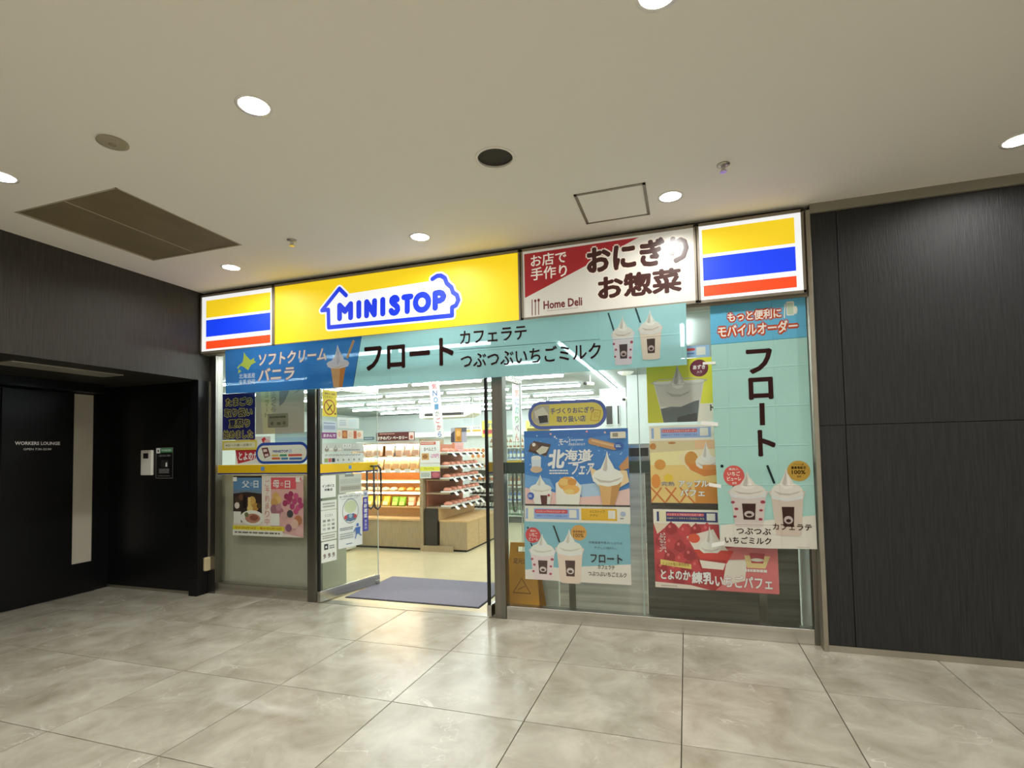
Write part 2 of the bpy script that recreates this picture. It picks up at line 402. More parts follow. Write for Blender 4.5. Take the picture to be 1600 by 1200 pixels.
def float_cup(S, u0, u1, v0, v1, body='#e6d3c8', berry=False, straw=None, rim='#dfe3e2'):
    """plastic cup with soft cream on top; v0 is the cream's tip"""
    H_ = v1 - v0
    if straw: S.stroke(straw[:2], straw[2], '#20282a', caps=False)
    S.poly(boxed([(.0, .36), (.1, .33), (.9, .33), (1, .36), (.93, .45), (.84, .985), (.75, 1), (.25, 1), (.16, .985), (.07, .45)], u0, u1, v0, v1), body)
    S.poly(boxed([(.06, .36), (.3, .32), (.7, .32), (.94, .36), (.92, .46), (.5, .5), (.08, .46)], u0, u1, v0, v1), rim)
    swirl(S, u0 + .08 * (u1 - u0), u1 - .08 * (u1 - u0), v0, v0 + .46 * H_)
    if berry:
        for a, b, r in ((.12, .56, .05), (.2, .68, .05), (.16, .82, .045), (.85, .55, .06), (.8, .7, .045), (.78, .86, .05)):
            S.ell(u0 + a * (u1 - u0), v0 + b * H_, r * (u1 - u0), r * .6 * H_ * .8, '#a8475a')
    x0, x1 = u0 + .34 * (u1 - u0), u0 + .68 * (u1 - u0); y0, y1 = v0 + .58 * H_, v0 + .87 * H_
    S.poly([(x0, y0), (x1, y0), (x1 - .03 * (u1 - u0), y1), (x0 + .03 * (u1 - u0), y1)], '#4a3330')
    cx, cy = (x0 + x1) / 2, y0 + (y1 - y0) * .66
    S.ell(cx, cy, (x1 - x0) * .36, (y1 - y0) * .2, '#cfc2bd'); S.ell(cx, cy + (y1 - y0) * .04, (x1 - x0) * .2, (y1 - y0) * .09, '#4a3330')
def cone(S, u0, u1, v0, v1, c='#d9a05f', sh='#b9793c'):
    S.poly(boxed([(0, 0), (1, 0), (.72, 1), (.3, 1)], u0, u1, v0, v1), c)
    S.poly(boxed([(.62, 0), (1, 0), (.72, 1), (.55, 1)], u0, u1, v0, v1), sh)
    for k in (.2, .4): S.stroke([(u0 + k * (u1 - u0), v0), (u0 + (.3 + k * .42) * (u1 - u0), v1)], .004, sh, caps=False)

# ================================================================== STRUCTURE
H = 3.30; XL = -5.03; T = .8322; TX0, TY0 = -.9011, -.8558
# floor with its tiles
fb = MB(); fb.box(-7.6, 7.0, -9.0, .02, -.12, -.006, M_GROUT); floor = struct('floor', fb, 'grey-beige marble-look porcelain tile floor of the hall', 'floor')
tm = MB(); g = .0028; tm.bbox(g, T - g, g, T - g, -.014, 0, M_TILE, .0012); tme = tm.mesh('tile')
for i in range(-7, 6):
    for j in range(-1, 7):
        y0 = TY0 - (j + 1) * T
        o = bpy.data.objects.new('tile', tme); COL.objects.link(o); o.parent = floor; o.location = (TX0 + i * T, y0, 0)
# ceiling with holes for the recessed lamps
LX = [-4.08, -2.06, -.05, 1.955, 3.965]; LY = [-.64, -2.43, -4.22, -6.01]
def curve_plate(name, outer, holes, z, th, mt):
    c = bpy.data.curves.new(name, 'CURVE'); c.dimensions = '2D'; c.fill_mode = 'BOTH'; c.extrude = th / 2
    for pts in [outer] + holes:
        sp = c.splines.new('POLY'); sp.points.add(len(pts) - 1); sp.use_cyclic_u = True
        for p, q in zip(sp.points, pts): p.co = (q[0], q[1], 0, 1)
    o = bpy.data.objects.new(name, c); COL.objects.link(o)
    dg = bpy.context.evaluated_depsgraph_get(); dg.update()
    me = bpy.data.meshes.new_from_object(o.evaluated_get(dg)); bpy.data.objects.remove(o); bpy.data.curves.remove(c)
    me.materials.clear(); me.materials.append(mt)
    o = bpy.data.objects.new(name, me); COL.objects.link(o); o.location = (0, 0, z + th / 2)
    return o
def circ(x, y, r, n=28): return [(x + r * math.cos(2 * math.pi * k / n), y + r * math.sin(2 * math.pi * k / n)) for k in range(n)]
HR = .078; SPK = (-1.06, -1.543)
VENT = (-4.585, -3.552, -2.085, -1.03)
holes = [circ(x, y, HR) for x in LX for y in LY] + [circ(*SPK, .112)] + [[(VENT[0], VENT[2]), (VENT[1], VENT[2]), (VENT[1], VENT[3]), (VENT[0], VENT[3])]]
ceil = curve_plate('ceiling', [(-7.6, -9), (7, -9), (7, .1), (-7.6, .1)], holes, H, .02, M_CEIL)
tag(ceil, 'smooth warm white painted hall ceiling with recessed lamps', 'ceiling', kind='structure')
b = MB(); b.box(-7.6, 7, -9.0, .1, H + .30, H + .34, M_HALLW); struct('ceiling', b, 'slab above the hall ceiling', 'ceiling')
# left wall: dark bulkhead above the lounge recess, end post beside the shop
wl = thing('wall_left', 'dark brown panelled left wall with a deep door recess below', 'wall', (XL, -1, 0), kind='structure')
b = MB(); b.box(-6.6 - XL, 0, -8 , 1.1, 2.333, H, M_DARK); b.build('bulkhead_panel', wl)
b = MB(); b.box(-.10, 0, .836, 1.1, 0, 2.333, M_BLACKP); b.build('end_post', wl)
b = MB(); b.box(-.108, .002, .826, .838, 0, .18, M_BLACKP); b.build('post_shoe', wl)
b = MB(); b.box(-1.6, 0, -8, -3.2, 0, 2.333, M_DARK); b.build('lower_panel', wl)
b = MB(); b.box(-6.6, -6.47, -4.3, -1.17, 0, 2.333, M_BLACKP); b.box(-6.6, -6.47, -.25, .1, 0, 2.333, M_BLACKP); b.box(-6.6, -6.47, -1.17, -.25, 2.222, 2.333, M_BLACKP)
struct('wall_recess_left', b, 'black painted wall around the lounge door deep in the recess', 'wall')
b = MB(); b.box(-6.47, -5.13, -.106, .1, 0, 2.333, M_BLACKP); struct('wall_recess_end', b, 'black painted end wall of the recess carrying the card reader', 'wall')
b = MB(); b.box(-6.47, -5.13, -.116, -.106, 0, .03, M_ALU); struct('baseboard_recess', b, 'thin metal skirting under the black recess wall', 'baseboard')
# lounge door
d1 = thing('door_1', 'black lounge door with a tall narrow frosted glass strip and white lettering', 'door', (-6.47, -1.16, 0), kind='structure')
def dloc(b_): return b_
b = MB(); y0 = -1.16
b.box(0.0, .035, 0, .65, .01, 2.222, M_BLACKP); b.box(0, .035, .856, .9, .01, 2.222, M_BLACKP); b.box(0, .035, .65, .856, .01, .34, M_BLACKP)
b.build('door_leaf', d1)
b = MB(); b.box(.012, .024, .65, .856, .34, 2.222, M_FROST); b.build('glass_strip', d1)
S = Sheet('door_sign', 'x', 'sign', 0, .42, 0, .1, lambda u, z, d: (.0352 + d, .10 + u, 1.59 + z), base='#101012', frac=False, parent=d1)
S.text('WORKERS LOUNGE', .012, .416, .060, .096, '#fbfaf6', .03)
S.text('OPEN 7:30-22:00', .085, .335, .006, .028, '#fbfaf6', .012); S.done()
b = MB(); b.box(0, .2, -1.2, .86, 2.235, 2.332, M_BLACKP); b.build('header_box', d1)
b = MB(); b.box(.86, 1.14, -.52, .40, 2.322, 2.331, mat('painted_soffit_highlight', '#b5afa2', .35, metal=.3, var=.1)); b.build('soffit_highlight', d1)  # pale plate added to stand in for a bright reflection along the soffit
# right wall: black panels
wr = thing('wall_right', 'black vertical-grain panelled wall to the right of the shop', 'wall', (.935, -.13, 0), kind='structure')
b = MB(); b.box(0, 6.1, .012, .25, 0, H, M_BLACKP); b.build('backing', wr)
for x0, x1 in ((0.002, .172), (.177, 2.577), (2.582, 4.98), (4.985, 6.06)):
    for z0, z1 in ((.048, 1.634), (1.639, 3.226)):
        b = MB(); b.bbox(x0, x1, 0, .014, z0, z1, M_BLACK, .0015); b.build('panel', wr)
b = MB(); b.box(.935, 7, -.137, -.128, 0, .046, M_ALU); struct('baseboard_right', b, 'thin brushed metal skirting under the black panels', 'baseboard')
b = MB(); b.box(.935, 7, -.15, -.12, 3.23, H, mat('grey_trim', '#8a8577', .6, var=.05)); struct('trim_1', b, 'grey shadow trim between black panels and ceiling', 'trim')
b = MB(); b.bbox(.905, .937, -.146, .02, 0, 3.26, mat('edge_trim', '#a09a8c', .4, metal=.7, var=.06), .003); struct('trim_2', b, 'upright metal edge trim between shopfront and black panels', 'trim')
# hall behind the camera
b = MB(); b.box(-7.6, 7, -6.9, -6.8, 0, H, M_HALLW); struct('wall_back', b, 'plain hall wall opposite the shop', 'wall')
b = MB(); b.box(7, 7.1, -9, .1, 0, H, M_HALLW); struct('wall_far_right', b, 'plain end wall of the hall on the right', 'wall')

# ------------------------------------------------------------------ ceiling fittings
def downlight():
    t = thing('downlight', 'round recessed downlight in the hall ceiling', 'ceiling light', (LX[0], LY[0], H), group='recessed hall downlights')
    b = MB(); b.lathe([(HR - .004, -.002), (HR + .012, -.004), (HR + .013, .0), (HR - .003, .002)], M_REFL, n=28, cap=False); b.build('trim_ring', t, True)
    b = MB(); b.lathe([(HR - .004, 0), (.070, .02), (.064, .034)], M_REFL, n=28, cap=False); b.build('reflector', t, True)
    b = MB(); b.lathe([(.064, .034), (.064, .038)], M_LAMP, n=24); b.build('lamp', t)
    ld = bpy.data.lights.new('downlight_bulb', 'AREA'); ld.shape = 'DISK'; ld.size = .12; ld.energy = LAMP_W; ld.color = (1, .985, .94)
    lo = bpy.data.objects.new('downlight_bulb', ld); COL.objects.link(lo); lo.parent = t; lo.location = (0, 0, .022)
    return t
dl0 = downlight()
for x in LX:
    for y in LY:
        t = dl0 if (x, y) == (LX[0], LY[0]) else dup(dl0, (x, y, H))
        lab = {(-4.08, -.64): 'recessed downlight above the striped sign by the left wall', (-2.06, -.64): 'recessed downlight above the yellow shop sign', (-.05, -.64): 'recessed downlight beside the square access hatch',
               (1.955, -.64): 'recessed downlight close to the black panelled wall', (-4.08, -2.43): 'recessed downlight on the hall side of the brown grille', (-2.06, -2.43): 'recessed downlight between smoke detector and round speaker', (-.05, -2.43): 'recessed downlight farther from the shop than the round speaker'}.get((x, y))
        if lab: t['label'] = lab
v0, v1, v2, v3 = VENT
vt = thing('ceiling_vent', 'large square brown perforated air grille set flush in the ceiling', 'vent', (v0, v2, H))
W_, D_ = v1 - v0, v3 - v2
b = MB(); b.box(0, W_, 0, D_, .006, .018, M_VENT); b.build('grille', vt)
for a in ((0, .012, 0, D_), (W_ - .012, W_, 0, D_), (0, W_, 0, .012), (0, W_, D_ - .012, D_)):
    b = MB(); b.box(*a, -.002, .01, mat('vent_rim', '#b0a78f', .6, var=.05)); b.build('rim', vt)
b = MB(); b.box(W_ * .48, W_ * .488, .012, D_ - .012, .003, .008, mat('vent_rim', '#b0a78f')); b.build('centre_bar', vt)
sp = thing('ceiling_speaker', 'round dark ceiling speaker with pale rim', 'speaker', (*SPK, H))
b = MB(); b.lathe([(.108, -.003), (.125, -.006), (.128, 0), (.11, .004)], M_CEIL, n=32, cap=False); b.build('rim', sp, True)
b = MB(); b.lathe([(.108, .01), (.108, .016)], mat('speaker_grille', '#2e2a22', .7, var=.3, scale=200), n=32); b.build('grille', sp)
sd = thing('smoke_detector', 'flat round beige smoke detector on the ceiling', 'detector', (-3.05, -2.452, H))
b = MB(); b.lathe([(.075, 0), (.078, -.008), (.06, -.014), (.0, -.016)], mat('detector_plastic', '#a69d86', .6, var=.05), n=28, cap=False); b.build('cover', sd, True)
b = MB(); b.lathe([(.02, -.016), (.016, -.021)], mat('detector_cap', '#8f8772', .6), n=14); b.build('cap', sd)
for p, lab in (((.283, -.971, H), 'small metal fire sprinkler near the access hatch'), ((-3.089, -.966, H), 'small metal fire sprinkler near the brown grille')):
    t = thing('sprinkler', lab, 'sprinkler', p)
    b = MB(); b.lathe([(.04, 0), (.04, -.006), (.02, -.012)], M_ALU, n=18); b.build('rosette', t, True)
    b = MB(); b.lathe([(.013, -.012), (.013, -.04), (.022, -.044), (.022, -.05)], M_STEEL, n=12); b.build('head', t)
hx0, hx1, hy0, hy1 = -.70, -.206, -.914, -.4
t = thing('access_hatch', 'square white ceiling access hatch with grey metal rim', 'hatch', (hx0, hy0, H))
for a in ((0, .02, 0, hy1 - hy0), (hx1 - hx0 - .02, hx1 - hx0, 0, hy1 - hy0), (0, hx1 - hx0, 0, .02), (0, hx1 - hx0, hy1 - hy0 - .02, hy1 - hy0)):
    b = MB(); b.box(*a, -.006, 0, mat('hatch_rim', '#8b8678', .4, metal=.5, var=.05)); b.build('rim', t)
b = MB(); b.box(.022, hx1 - hx0 - .022, .022, hy1 - hy0 - .022, -.004, 0, M_CEIL); b.build('lid', t)

# ------------------------------------------------------------------ shopfront
w1 = thing('window_1', 'fixed shop window left of the doors with stainless frame', 'window', (-5.03, 0, 0), kind='structure')
GZ = 2.62
b = MB(); b.box(0.005, .10, -.03, .06, 0, GZ, M_STEELV); b.build('jamb', w1)
b = MB(); b.bbox(.10, 1.325, -.03, .06, 0, .122, M_STEEL, .004); b.build('sill', w1)
b = MB(); b.box(.10, 1.325, -.010, -.004, .122, GZ, M_GLASS); b.build('pane', w1)
w2 = thing('window_2', 'wide fixed shop window right of the doors with stainless frame', 'window', (-1.567, 0, 0), kind='structure')
b = MB(); b.bbox(0, 2.44, -.03, .06, 0, .115, M_STEEL, .004); b.build('sill', w2)
b = MB(); b.box(0, 1.195, -.010, -.004, .115, GZ, M_GLASS); b.build('pane', w2)
b = MB(); b.box(1.202, 2.44, -.010, -.004, .115, GZ, M_GLASS); b.build('pane', w2)
b = MB(); b.box(1.195, 1.202, -.0105, -.0035, .115, GZ, mat('glass_joint', '#9db3ad', .3)); b.build('silicone_joint', w2)
b = MB(); b.box(2.44, 2.475, -.03, .06, 0, GZ, M_STEELV); b.build('jamb', w2)
b = MB(); b.bbox(-3.705, -3.60, -.04, .07, 0, GZ, M_STEELV, .004); struct('trim_3', b, 'stainless steel door post beside the left shop window', 'trim')
b = MB(); b.bbox(-1.672, -1.567, -.04, .07, 0, GZ, M_STEELV, .004); struct('trim_4', b, 'stainless steel door post beside the right shop window', 'trim')
b = MB(); b.bbox(-3.60, -1.672, -.03, .06, 2.26, 2.35, M_STEEL, .004); b.box(-3.60, -1.672, -.010, -.004, 2.35, GZ, M_GLASS); struct('trim_5', b, 'stainless transom beam above the shop doors', 'trim')
b = MB(); b.box(-3.60, -1.672, -.03, .08, -.006, .003, M_ALU); struct('trim_6', b, 'brushed metal threshold strip between hall and shop floors', 'trim')
# manifestation bands on the glass
YB, BB, GB = ink('#e3b71e'), ink('#35337a'), mat('green_band', '#12312a', .4, var=.05)
b = MB(); b.box(-4.925, -3.71, -.0032, -.0022, 1.310, 1.398, YB); b.box(-4.925, -3.71, -.0032, -.0022, 1.296, 1.310, BB)
b.box(-4.30 - .022, -4.30 + .022, -.0126, -.0112, 1.335, 1.375, ink('#5f86b8'))
tag(b.build('glass_band'), 'yellow strip with dark blue edge across the left shop window', 'film strip')
b = MB(); b.box(-1.565, -.375, .022, .024, 1.290, 1.390, GB); tag(b.build('glass_band'), 'dark green strip across the window beside the right door post', 'film strip')
b = MB(); b.box(-.362, .87, .022, .024, 1.290, 1.388, GB); tag(b.build('glass_band'), 'dark green strip across the window behind the dessert posters', 'film strip')
# doors
def shop_door(name, label, hinge, free, handle_side, withband=True):
    a = Vector((*hinge, 0)); v = Vector((*free, 0)) - a; L = v.length
    t = thing(name, label, 'door', hinge + (0,), math.atan2(v.y, v.x), kind='structure')
    b = MB(); b.bbox(0, L, -.022, .022, .012, .118, M_STEEL, .004); b.build('bottom_rail', t)
    b = MB(); b.box(0.0, L, -.005, .005, .118, 2.19, M_GLASSD); b.build('pane', t)
    b = MB(); b.bbox(0, L, -.02, .02, 2.19, 2.255, M_STEEL, .004); b.build('top_rail', t)
    b = MB(); b.box(-.006, .018, -.012, .012, .118, 2.19, M_DARKM); b.build('pivot_stile', t)
    b = MB(); b.box(L - .004, L + .002, -.0052, .0052, .118, 2.19, mat('glass_edge', '#d6ddd6', .3)); b.build('edge_strip', t)
    for s in (1, -1):
        b = MB(); pts = [(L - .115, s * .006, 1.35), (L - .115, s * .05, 1.35), (L - .05, s * .055, 1.352), (L - .012, s * .055, 1.32), (L - .006, s * .055, 1.25), (L - .006, s * .055, .95), (L - .02, s * .055, .885), (L - .06, s * .055, .86), (L - .1, s * .055, .885), (L - .115, s * .055, .95), (L - .115, s * .055, 1.35)]
        b.tube(pts, .011, mat('handle_steel', '#5f5c58', .3, metal=1, var=.05), 8); b.build('handle', t, True)
    b = MB(); b.box(.02, L - .004, -.0068, -.0056, 1.305, 1.395, YB); b.box(.02, L - .004, -.0068, -.0056, 1.290, 1.305, BB)
    b.box(L * .5 - .02, L * .5 + .02, -.0074, -.0069, 1.332, 1.37, ink('#5f86b8')); b.build('glass_band', t)
    b = MB(); b.bbox(L - .07, L - .005, -.03, .03, .015, .06, M_ALU, .008); b.build('floor_lock', t)
    return t, L
d2, DL = shop_door('door_2', 'left glass shop door standing open inwards, covered with notices', (-3.56, -.05), (-3.39, .775), 1)
d3, _ = shop_door('door_3', 'right glass shop door standing open inwards beside the steel post', (-1.722, -.055), (-1.655, .785), -1)

# ------------------------------------------------------------------ shop signs over the front
SY = -.155
sb = MB(); sb.box(-5.028, .903, -.12, .02, 2.612, 3.268, M_GREYFR); struct('trim_7', sb, 'grey metal fascia housing behind the shop signs', 'trim')
b = MB(); b.box(-5.028, .903, -.1, .0, 3.268, 3.30, M_BLACKP); struct('trim_8', b, 'dark shadow gap between sign fascia and ceiling', 'trim')
def sign_box(name, label, x0, x1, z0, z1, base, kind='sign', fr=M_GREYFR):
    t = thing(name, label, 'sign', ((x0 + x1) / 2, SY, z0))
    ox, oz = (x0 + x1) / 2, z0
    for a in ((x0 - .016, x0, z0 - .02, z1 + .02), (x1, x1 + .016, z0 - .02, z1 + .02), (x0 - .016, x1 + .016, z1, z1 + .022), (x0 - .016, x1 + .016, z0 - .022, z0)):
        b = MB(); b.box(a[0] - ox, a[1] - ox, -.008, .035, a[2] - oz, a[3] - oz, fr); b.build('frame', t)
    b = MB(); b.box(x0 - ox, x1 - ox, 0, .035, 0, z1 - z0, ink(base, kind)); b.build('panel', t)
    fn = lambda u, z, d: (u - ox, -d, z - oz)
    S = Sheet('face', 'x', 'x', x0, x0 + .001, z0, z0 + .001, fn, base=base, kind=kind, frac=False, parent=t)
    bpy.data.objects.remove(S.obj); S.obj = t; S.u0, S.u1, S.z0, S.z1 = x0, x1, z0, z1
    return t, S
def stripes(S, x0, x1, zz):
    for (a, b_), c in zip(zz, ('#f2cf22', '#1440f0', '#f0491c')):
        m_ = MB(); S.poly([(x0, b_), (x1, b_), (x1, a), (x0, a)], c, mb=m_); m_.build('stripe', S.obj)
t, S = sign_box('shop_sign', 'backlit sign of yellow, blue and red stripes against the left wall', -4.994, -4.041, 2.640, 3.240, '#f2f4f6')
stripes(S, -4.935, -4.064, ((3.197, 3.008), (2.982, 2.798), (2.750, 2.664))); S.done()
t, S = sign_box('shop_sign', 'long yellow backlit sign with blue house-shaped shop logo', -4.006, -1.355, 2.640, 3.242, '#f2d01c')
OUT = [(-3.138, 3.059), (-3.216, 3.135), (-3.422, 2.938), (-3.347, 2.937), (-3.343, 2.758), (-1.999, 2.745), (-1.998, 2.821), (-1.959, 2.834), (-1.934, 2.881), (-1.948, 2.929), (-1.986, 2.957), (-2.002, 3.008), (-2.047, 3.049), (-2.066, 3.101), (-2.105, 3.128), (-2.144, 3.131), (-2.193, 3.108)]
FIL = [(-3.216, 3.135), (-3.127, 3.072), (-2.194, 3.092), (-2.139, 3.128), (-2.085, 3.112), (-2.052, 3.059), (-2.004, 3.013), (-1.986, 2.957), (-1.948, 2.926), (-1.934, 2.881), (-1.959, 2.839), (-1.998, 2.821), (-1.999, 2.745), (-3.343, 2.758), (-3.347, 2.937), (-3.422, 2.938)]
WH, BL = '#f1f4f7', '#1238e0'
S.stroke(OUT, .078, WH); S.poly(FIL, WH); S.stroke(OUT, .043, BL)
LT = [[(-3.215, 2.837), (-3.214, 2.966), (-3.151, 2.902), (-3.086, 2.967), (-3.087, 2.834)], [(-2.993, 2.839), (-2.992, 2.967)], [(-2.905, 2.835), (-2.903, 2.967), (-2.819, 2.836), (-2.815, 2.967)], [(-2.725, 2.836), (-2.724, 2.969)],
      [(-2.567, 2.955), (-2.58, 2.972), (-2.6, 2.976), (-2.622, 2.964), (-2.626, 2.944), (-2.612, 2.922), (-2.585, 2.902), (-2.566, 2.882), (-2.563, 2.856), (-2.578, 2.835), (-2.6, 2.829), (-2.622, 2.836), (-2.633, 2.853)],
      [(-2.493, 2.968), (-2.421, 2.968)], [(-2.458, 2.966), (-2.46, 2.832)],
      [(-2.304 + .068 * math.cos(a * math.pi / 12), 2.9 + .072 * math.sin(a * math.pi / 12)) for a in range(25)],
      [(-2.168, 2.834), (-2.166, 2.968), (-2.125, 2.972), (-2.095, 2.96), (-2.08, 2.933), (-2.092, 2.908), (-2.12, 2.896), (-2.166, 2.897)]]
S.done()
for l in LT:
    lb = MB(); S.stroke(l, .057, BL, mb=lb); lb.build('letter', t)
t, S = sign_box('shop_sign', 'white and dark red deli sign with large brown Japanese lettering', -1.313, .109, 2.655, 3.243, '#d9d6cd', 'dim')
S.poly([(-1.298, 3.220), (-.312, 3.228), (-.749, 3.050), (-1.298, 2.831)], '#a3232b')
S.text('お店で', -1.24, -.921, 3.095, 3.204, '#f4efe6', .02); S.text('手作り', -1.242, -.918, 2.975, 3.088, '#f4efe6', .02)
S.text('おにぎり', -.750, .072, 2.972, 3.205, '#3d1a17', .05, '#e6ddcf', .05); S.text('お惣菜', -.662, .01, 2.737, 2.942, '#3d1a17', .045, '#e6ddcf', .04)
S.text('Home Deli', -1.133, -.795, 2.712, 2.785, '#6b2026', .03); S.text('Delicious & Healthy Kitchen', -1.1, -.83, 2.690, 2.702, '#6b4a44', .0)
S.stroke([(-1.234, 2.808), (-1.236, 2.672)], .007, '#6b2026'); S.stroke([(-1.205, 2.79), (-1.207, 2.672)], .007, '#6b2026'); S.stroke([(-1.175, 2.79), (-1.177, 2.672)], .007, '#6b2026')
S.ell(-1.205, 2.795, .010, .013, '#6b2026'); S.ell(-1.175, 2.798, .011, .014, '#6b2026'); S.done()
t, S = sign_box('shop_sign', 'backlit sign of yellow, blue and red stripes beside the black panels', .149, .871, 2.652, 3.244, '#f2f4f6')
stripes(S, .172, .827, ((3.213, 3.016), (2.990, 2.806), (2.766, 2.680))); S.done()

# ------------------------------------------------------------------ banners
BY = -.170
S = Sheet('hanging_banner', 'long pale turquoise fabric banner with blue soft cream end under the signs', 'banner', -4.651, .034, 2.150, 2.640, front(BY), '#a9d6d8', 'fabric', t=.001, frac=False,
          shape=[(-4.640, 2.160), (-3.2, 2.146), (-1.5, 2.149), (.028, 2.148), (.036, 2.642), (-1.3, 2.634), (-3.0, 2.632), (-4.651, 2.626)])
S.poly([(-4.640, 2.160), (-3.053, 2.146), (-2.955, 2.632), (-4.651, 2.626)], '#2b74c6')
S.stroke([(-3.053, 2.146), (-2.955, 2.632)], .006, '#1d3c66', caps=False)
S.poly([(-4.397, 2.59), (-4.365, 2.547), (-4.308, 2.497), (-4.257, 2.519), (-4.264, 2.494), (-4.236, 2.472), (-4.301, 2.446), (-4.339, 2.393), (-4.41, 2.438), (-4.442, 2.446), (-4.474, 2.417), (-4.429, 2.389), (-4.474, 2.366), (-4.467, 2.407), (-4.487, 2.428), (-4.455, 2.457), (-4.416, 2.48), (-4.404, 2.519)], '#cfe04a')
S.text('北海道産', -4.461, -4.248, 2.308, 2.362, '#dfeaf5', .015); S.text('生乳使用', -4.461, -4.248, 2.243, 2.297, '#dfeaf5', .015)
S.text('ソフトクリーム', -4.203, -3.354, 2.428, 2.556, '#f6f2ea', .022, '#c98d6c', .028, shear=.12); S.text('バニラ', -4.203, -3.75, 2.262, 2.398, '#f6f2ea', .022, '#c98d6c', .028, shear=.12)
S.poly([(-3.310, 2.350), (-3.137, 2.345), (-3.177, 2.150), (-3.278, 2.152)], '#e3b272'); S.poly([(-3.20, 2.347), (-3.137, 2.345), (-3.177, 2.150), (-3.215, 2.151)], '#c98a4c')
S.stroke([(-3.115, 2.44), (-3.045, 2.592)], .026, '#e0b57e'); S.stroke([(-3.112, 2.44), (-3.045, 2.585)], .010, '#b98a55')
S.poly([(-3.23, 2.572), (-3.20, 2.5), (-3.165, 2.45), (-3.155, 2.42), (-3.11, 2.405), (-3.095, 2.38), (-3.11, 2.35), (-3.2, 2.335), (-3.3, 2.342), (-3.345, 2.36), (-3.36, 2.395), (-3.335, 2.412), (-3.3, 2.42), (-3.265, 2.46), (-3.245, 2.51)], '#e7e5e4')
S.poly([(-3.23, 2.555), (-3.212, 2.48), (-3.2, 2.41), (-3.235, 2.37), (-3.24, 2.45)], '#c8c8cc'); S.poly([(-3.34, 2.375), (-3.24, 2.352), (-3.12, 2.372), (-3.22, 2.342)], '#d9c6a4')
BR = '#3f2826'
S.text('フロート', -2.925, -1.980, 2.285, 2.545, BR, .035); S.text('カフェラテ', -1.918, -1.283, 2.462, 2.590, BR, .022)
S.text('つぶつぶいちごミルク', -1.914, -.645, 2.248, 2.388, BR, .022)
S.stroke([(-1.924, 2.422), (-.649, 2.409)], .004, BR, caps=False)
float_cup(S, -.562, -.365, 2.587, 2.180, '#e6d6dc', True, ((-.577, 2.623), (-.534, 2.468), .012)); float_cup(S, -.341, -.146, 2.613, 2.208, '#ecd6c2', False, ((-.355, 2.640), (-.319, 2.516), .012))
S.done()
S = Sheet('hanging_banner', 'tall pale turquoise fabric banner of dessert drinks beside the black panels', 'banner', .212, .895, .720, 2.655, front(-.105), '#b2ddd4', 'cloth', t=.001, frac=False,
          shape=[(.228, .724), (.56, .719), (.897, .727), (.892, 1.6), (.888, 2.645), (.55, 2.648), (.216, 2.657), (.212, 1.7)])
S.poly([(.2125, 2.305), (.8885, 2.308), (.888, 2.645), (.216, 2.655)], '#6fbfe6')
S.stroke([(.2125, 2.305), (.8885, 2.308)], .004, '#4b93a8', caps=False)
S.text('もっと便利に', .342, .722, 2.472, 2.548, '#fbf6ee', .03, '#d04c16', .15); S.text('モバイルオーダー', .268, .830, 2.355, 2.448, '#fbf6ee', .03, '#d04c16', .15)
S.rrect(.758, .812, 2.482, 2.590, .01, '#f2f1e4'); S.rrect(.764, .806, 2.49, 2.578, .006, '#c9dfc9'); S.stroke([(.742, 2.47), (.75, 2.57)], .008, '#f2f1e4'); S.ell(.82, 2.52, .014, .03, '#f2f1e4')
S.text('フ', .463, .648, 2.052, 2.245, BR, .03); S.text('ロ', .472, .647, 1.852, 2.025, BR, .04); [S.stroke([(.563, 1.825), (.561, 1.655)], .036, BR, caps=False) for _ in range(3)]; S.text('ト', .523, .648, 1.416, 1.620, BR, .035)
S.poly([(.235, .887), (.894, .977), (.8965, .728), (.56, .720), (.2285, .725)], '#ebe6da')
S.ell(.345, 1.27, .076, .08, '#dd6660'); S.dot(.262, 1.345, .012, '#20282a')
S.text('果肉入', .31, .38, 1.312, 1.33, '#f7efe6', .015); S.text('いちご', .30, .39, 1.270, 1.303, '#f7efe6', .03); S.text('ピューレ', .295, .395, 1.232, 1.262, '#f7efe6', .03); S.text('使用', .33, .362, 1.205, 1.222, '#f7efe6', .015)
S.ell(.795, 1.305, .078, .077, '#c5a04a'); S.text('ブラジル産', .76, .83, 1.345, 1.36, '#4a3a18', .01); S.text('最高等級豆', .745, .845, 1.318, 1.34, '#3a2c12', .03); S.text('100%', .748, .84, 1.28, 1.311, '#4a3a18', .03); S.text('使用', .782, .81, 1.256, 1.27, '#4a3a18', .01)
float_cup(S, .296, .585, 1.302, .880, '#dccfc9', True, ((.34, 1.192), (.352, 1.16), .014)); float_cup(S, .585, .835, 1.331, .822, '#dacbbd', False, ((.582, 1.349), (.627, 1.211), .016))
S.text('つぶつぶ', .348, .590, .822, .872, BR, .02); S.text('いちごミルク', .264, .590, .750, .803, BR, .02); S.text('カフェラテ', .603, .866, .862, .910, BR, .02)
S.lines(.76, .86, .742, .736, 1, '#a8a296'); S.done()
for i, (x0, z0, x1, z1, w_, lb) in enumerate(((.134, 2.638, .232, 2.656, .026, 'strip of white tape at the top corner of the tall turquoise banner'), (.147, 2.160, .242, 2.158, .02, 'strip of white tape level with the purple red badge'),
                              (.12, 1.688, .244, 1.672, .03, 'strip of white tape above the apple parfait poster'), (.160, 1.203, .25, 1.188, .028, 'strip of white tape over the apple parfait lettering'), (.166, .728, .262, .752, .032, 'strip of white tape at the bottom corner of the tall turquoise banner'))):
    S = Sheet('tape_strip', lb, 'tape', 0, 1, 0, 1, front(-.109), '#e9e6dc', t=.0006, frac=False, shape=[(x0, z0 - w_ / 2), (x1, z1 - w_ / 2), (x1, z1 + w_ / 2), (x0, z0 + w_ / 2)]); S.done()

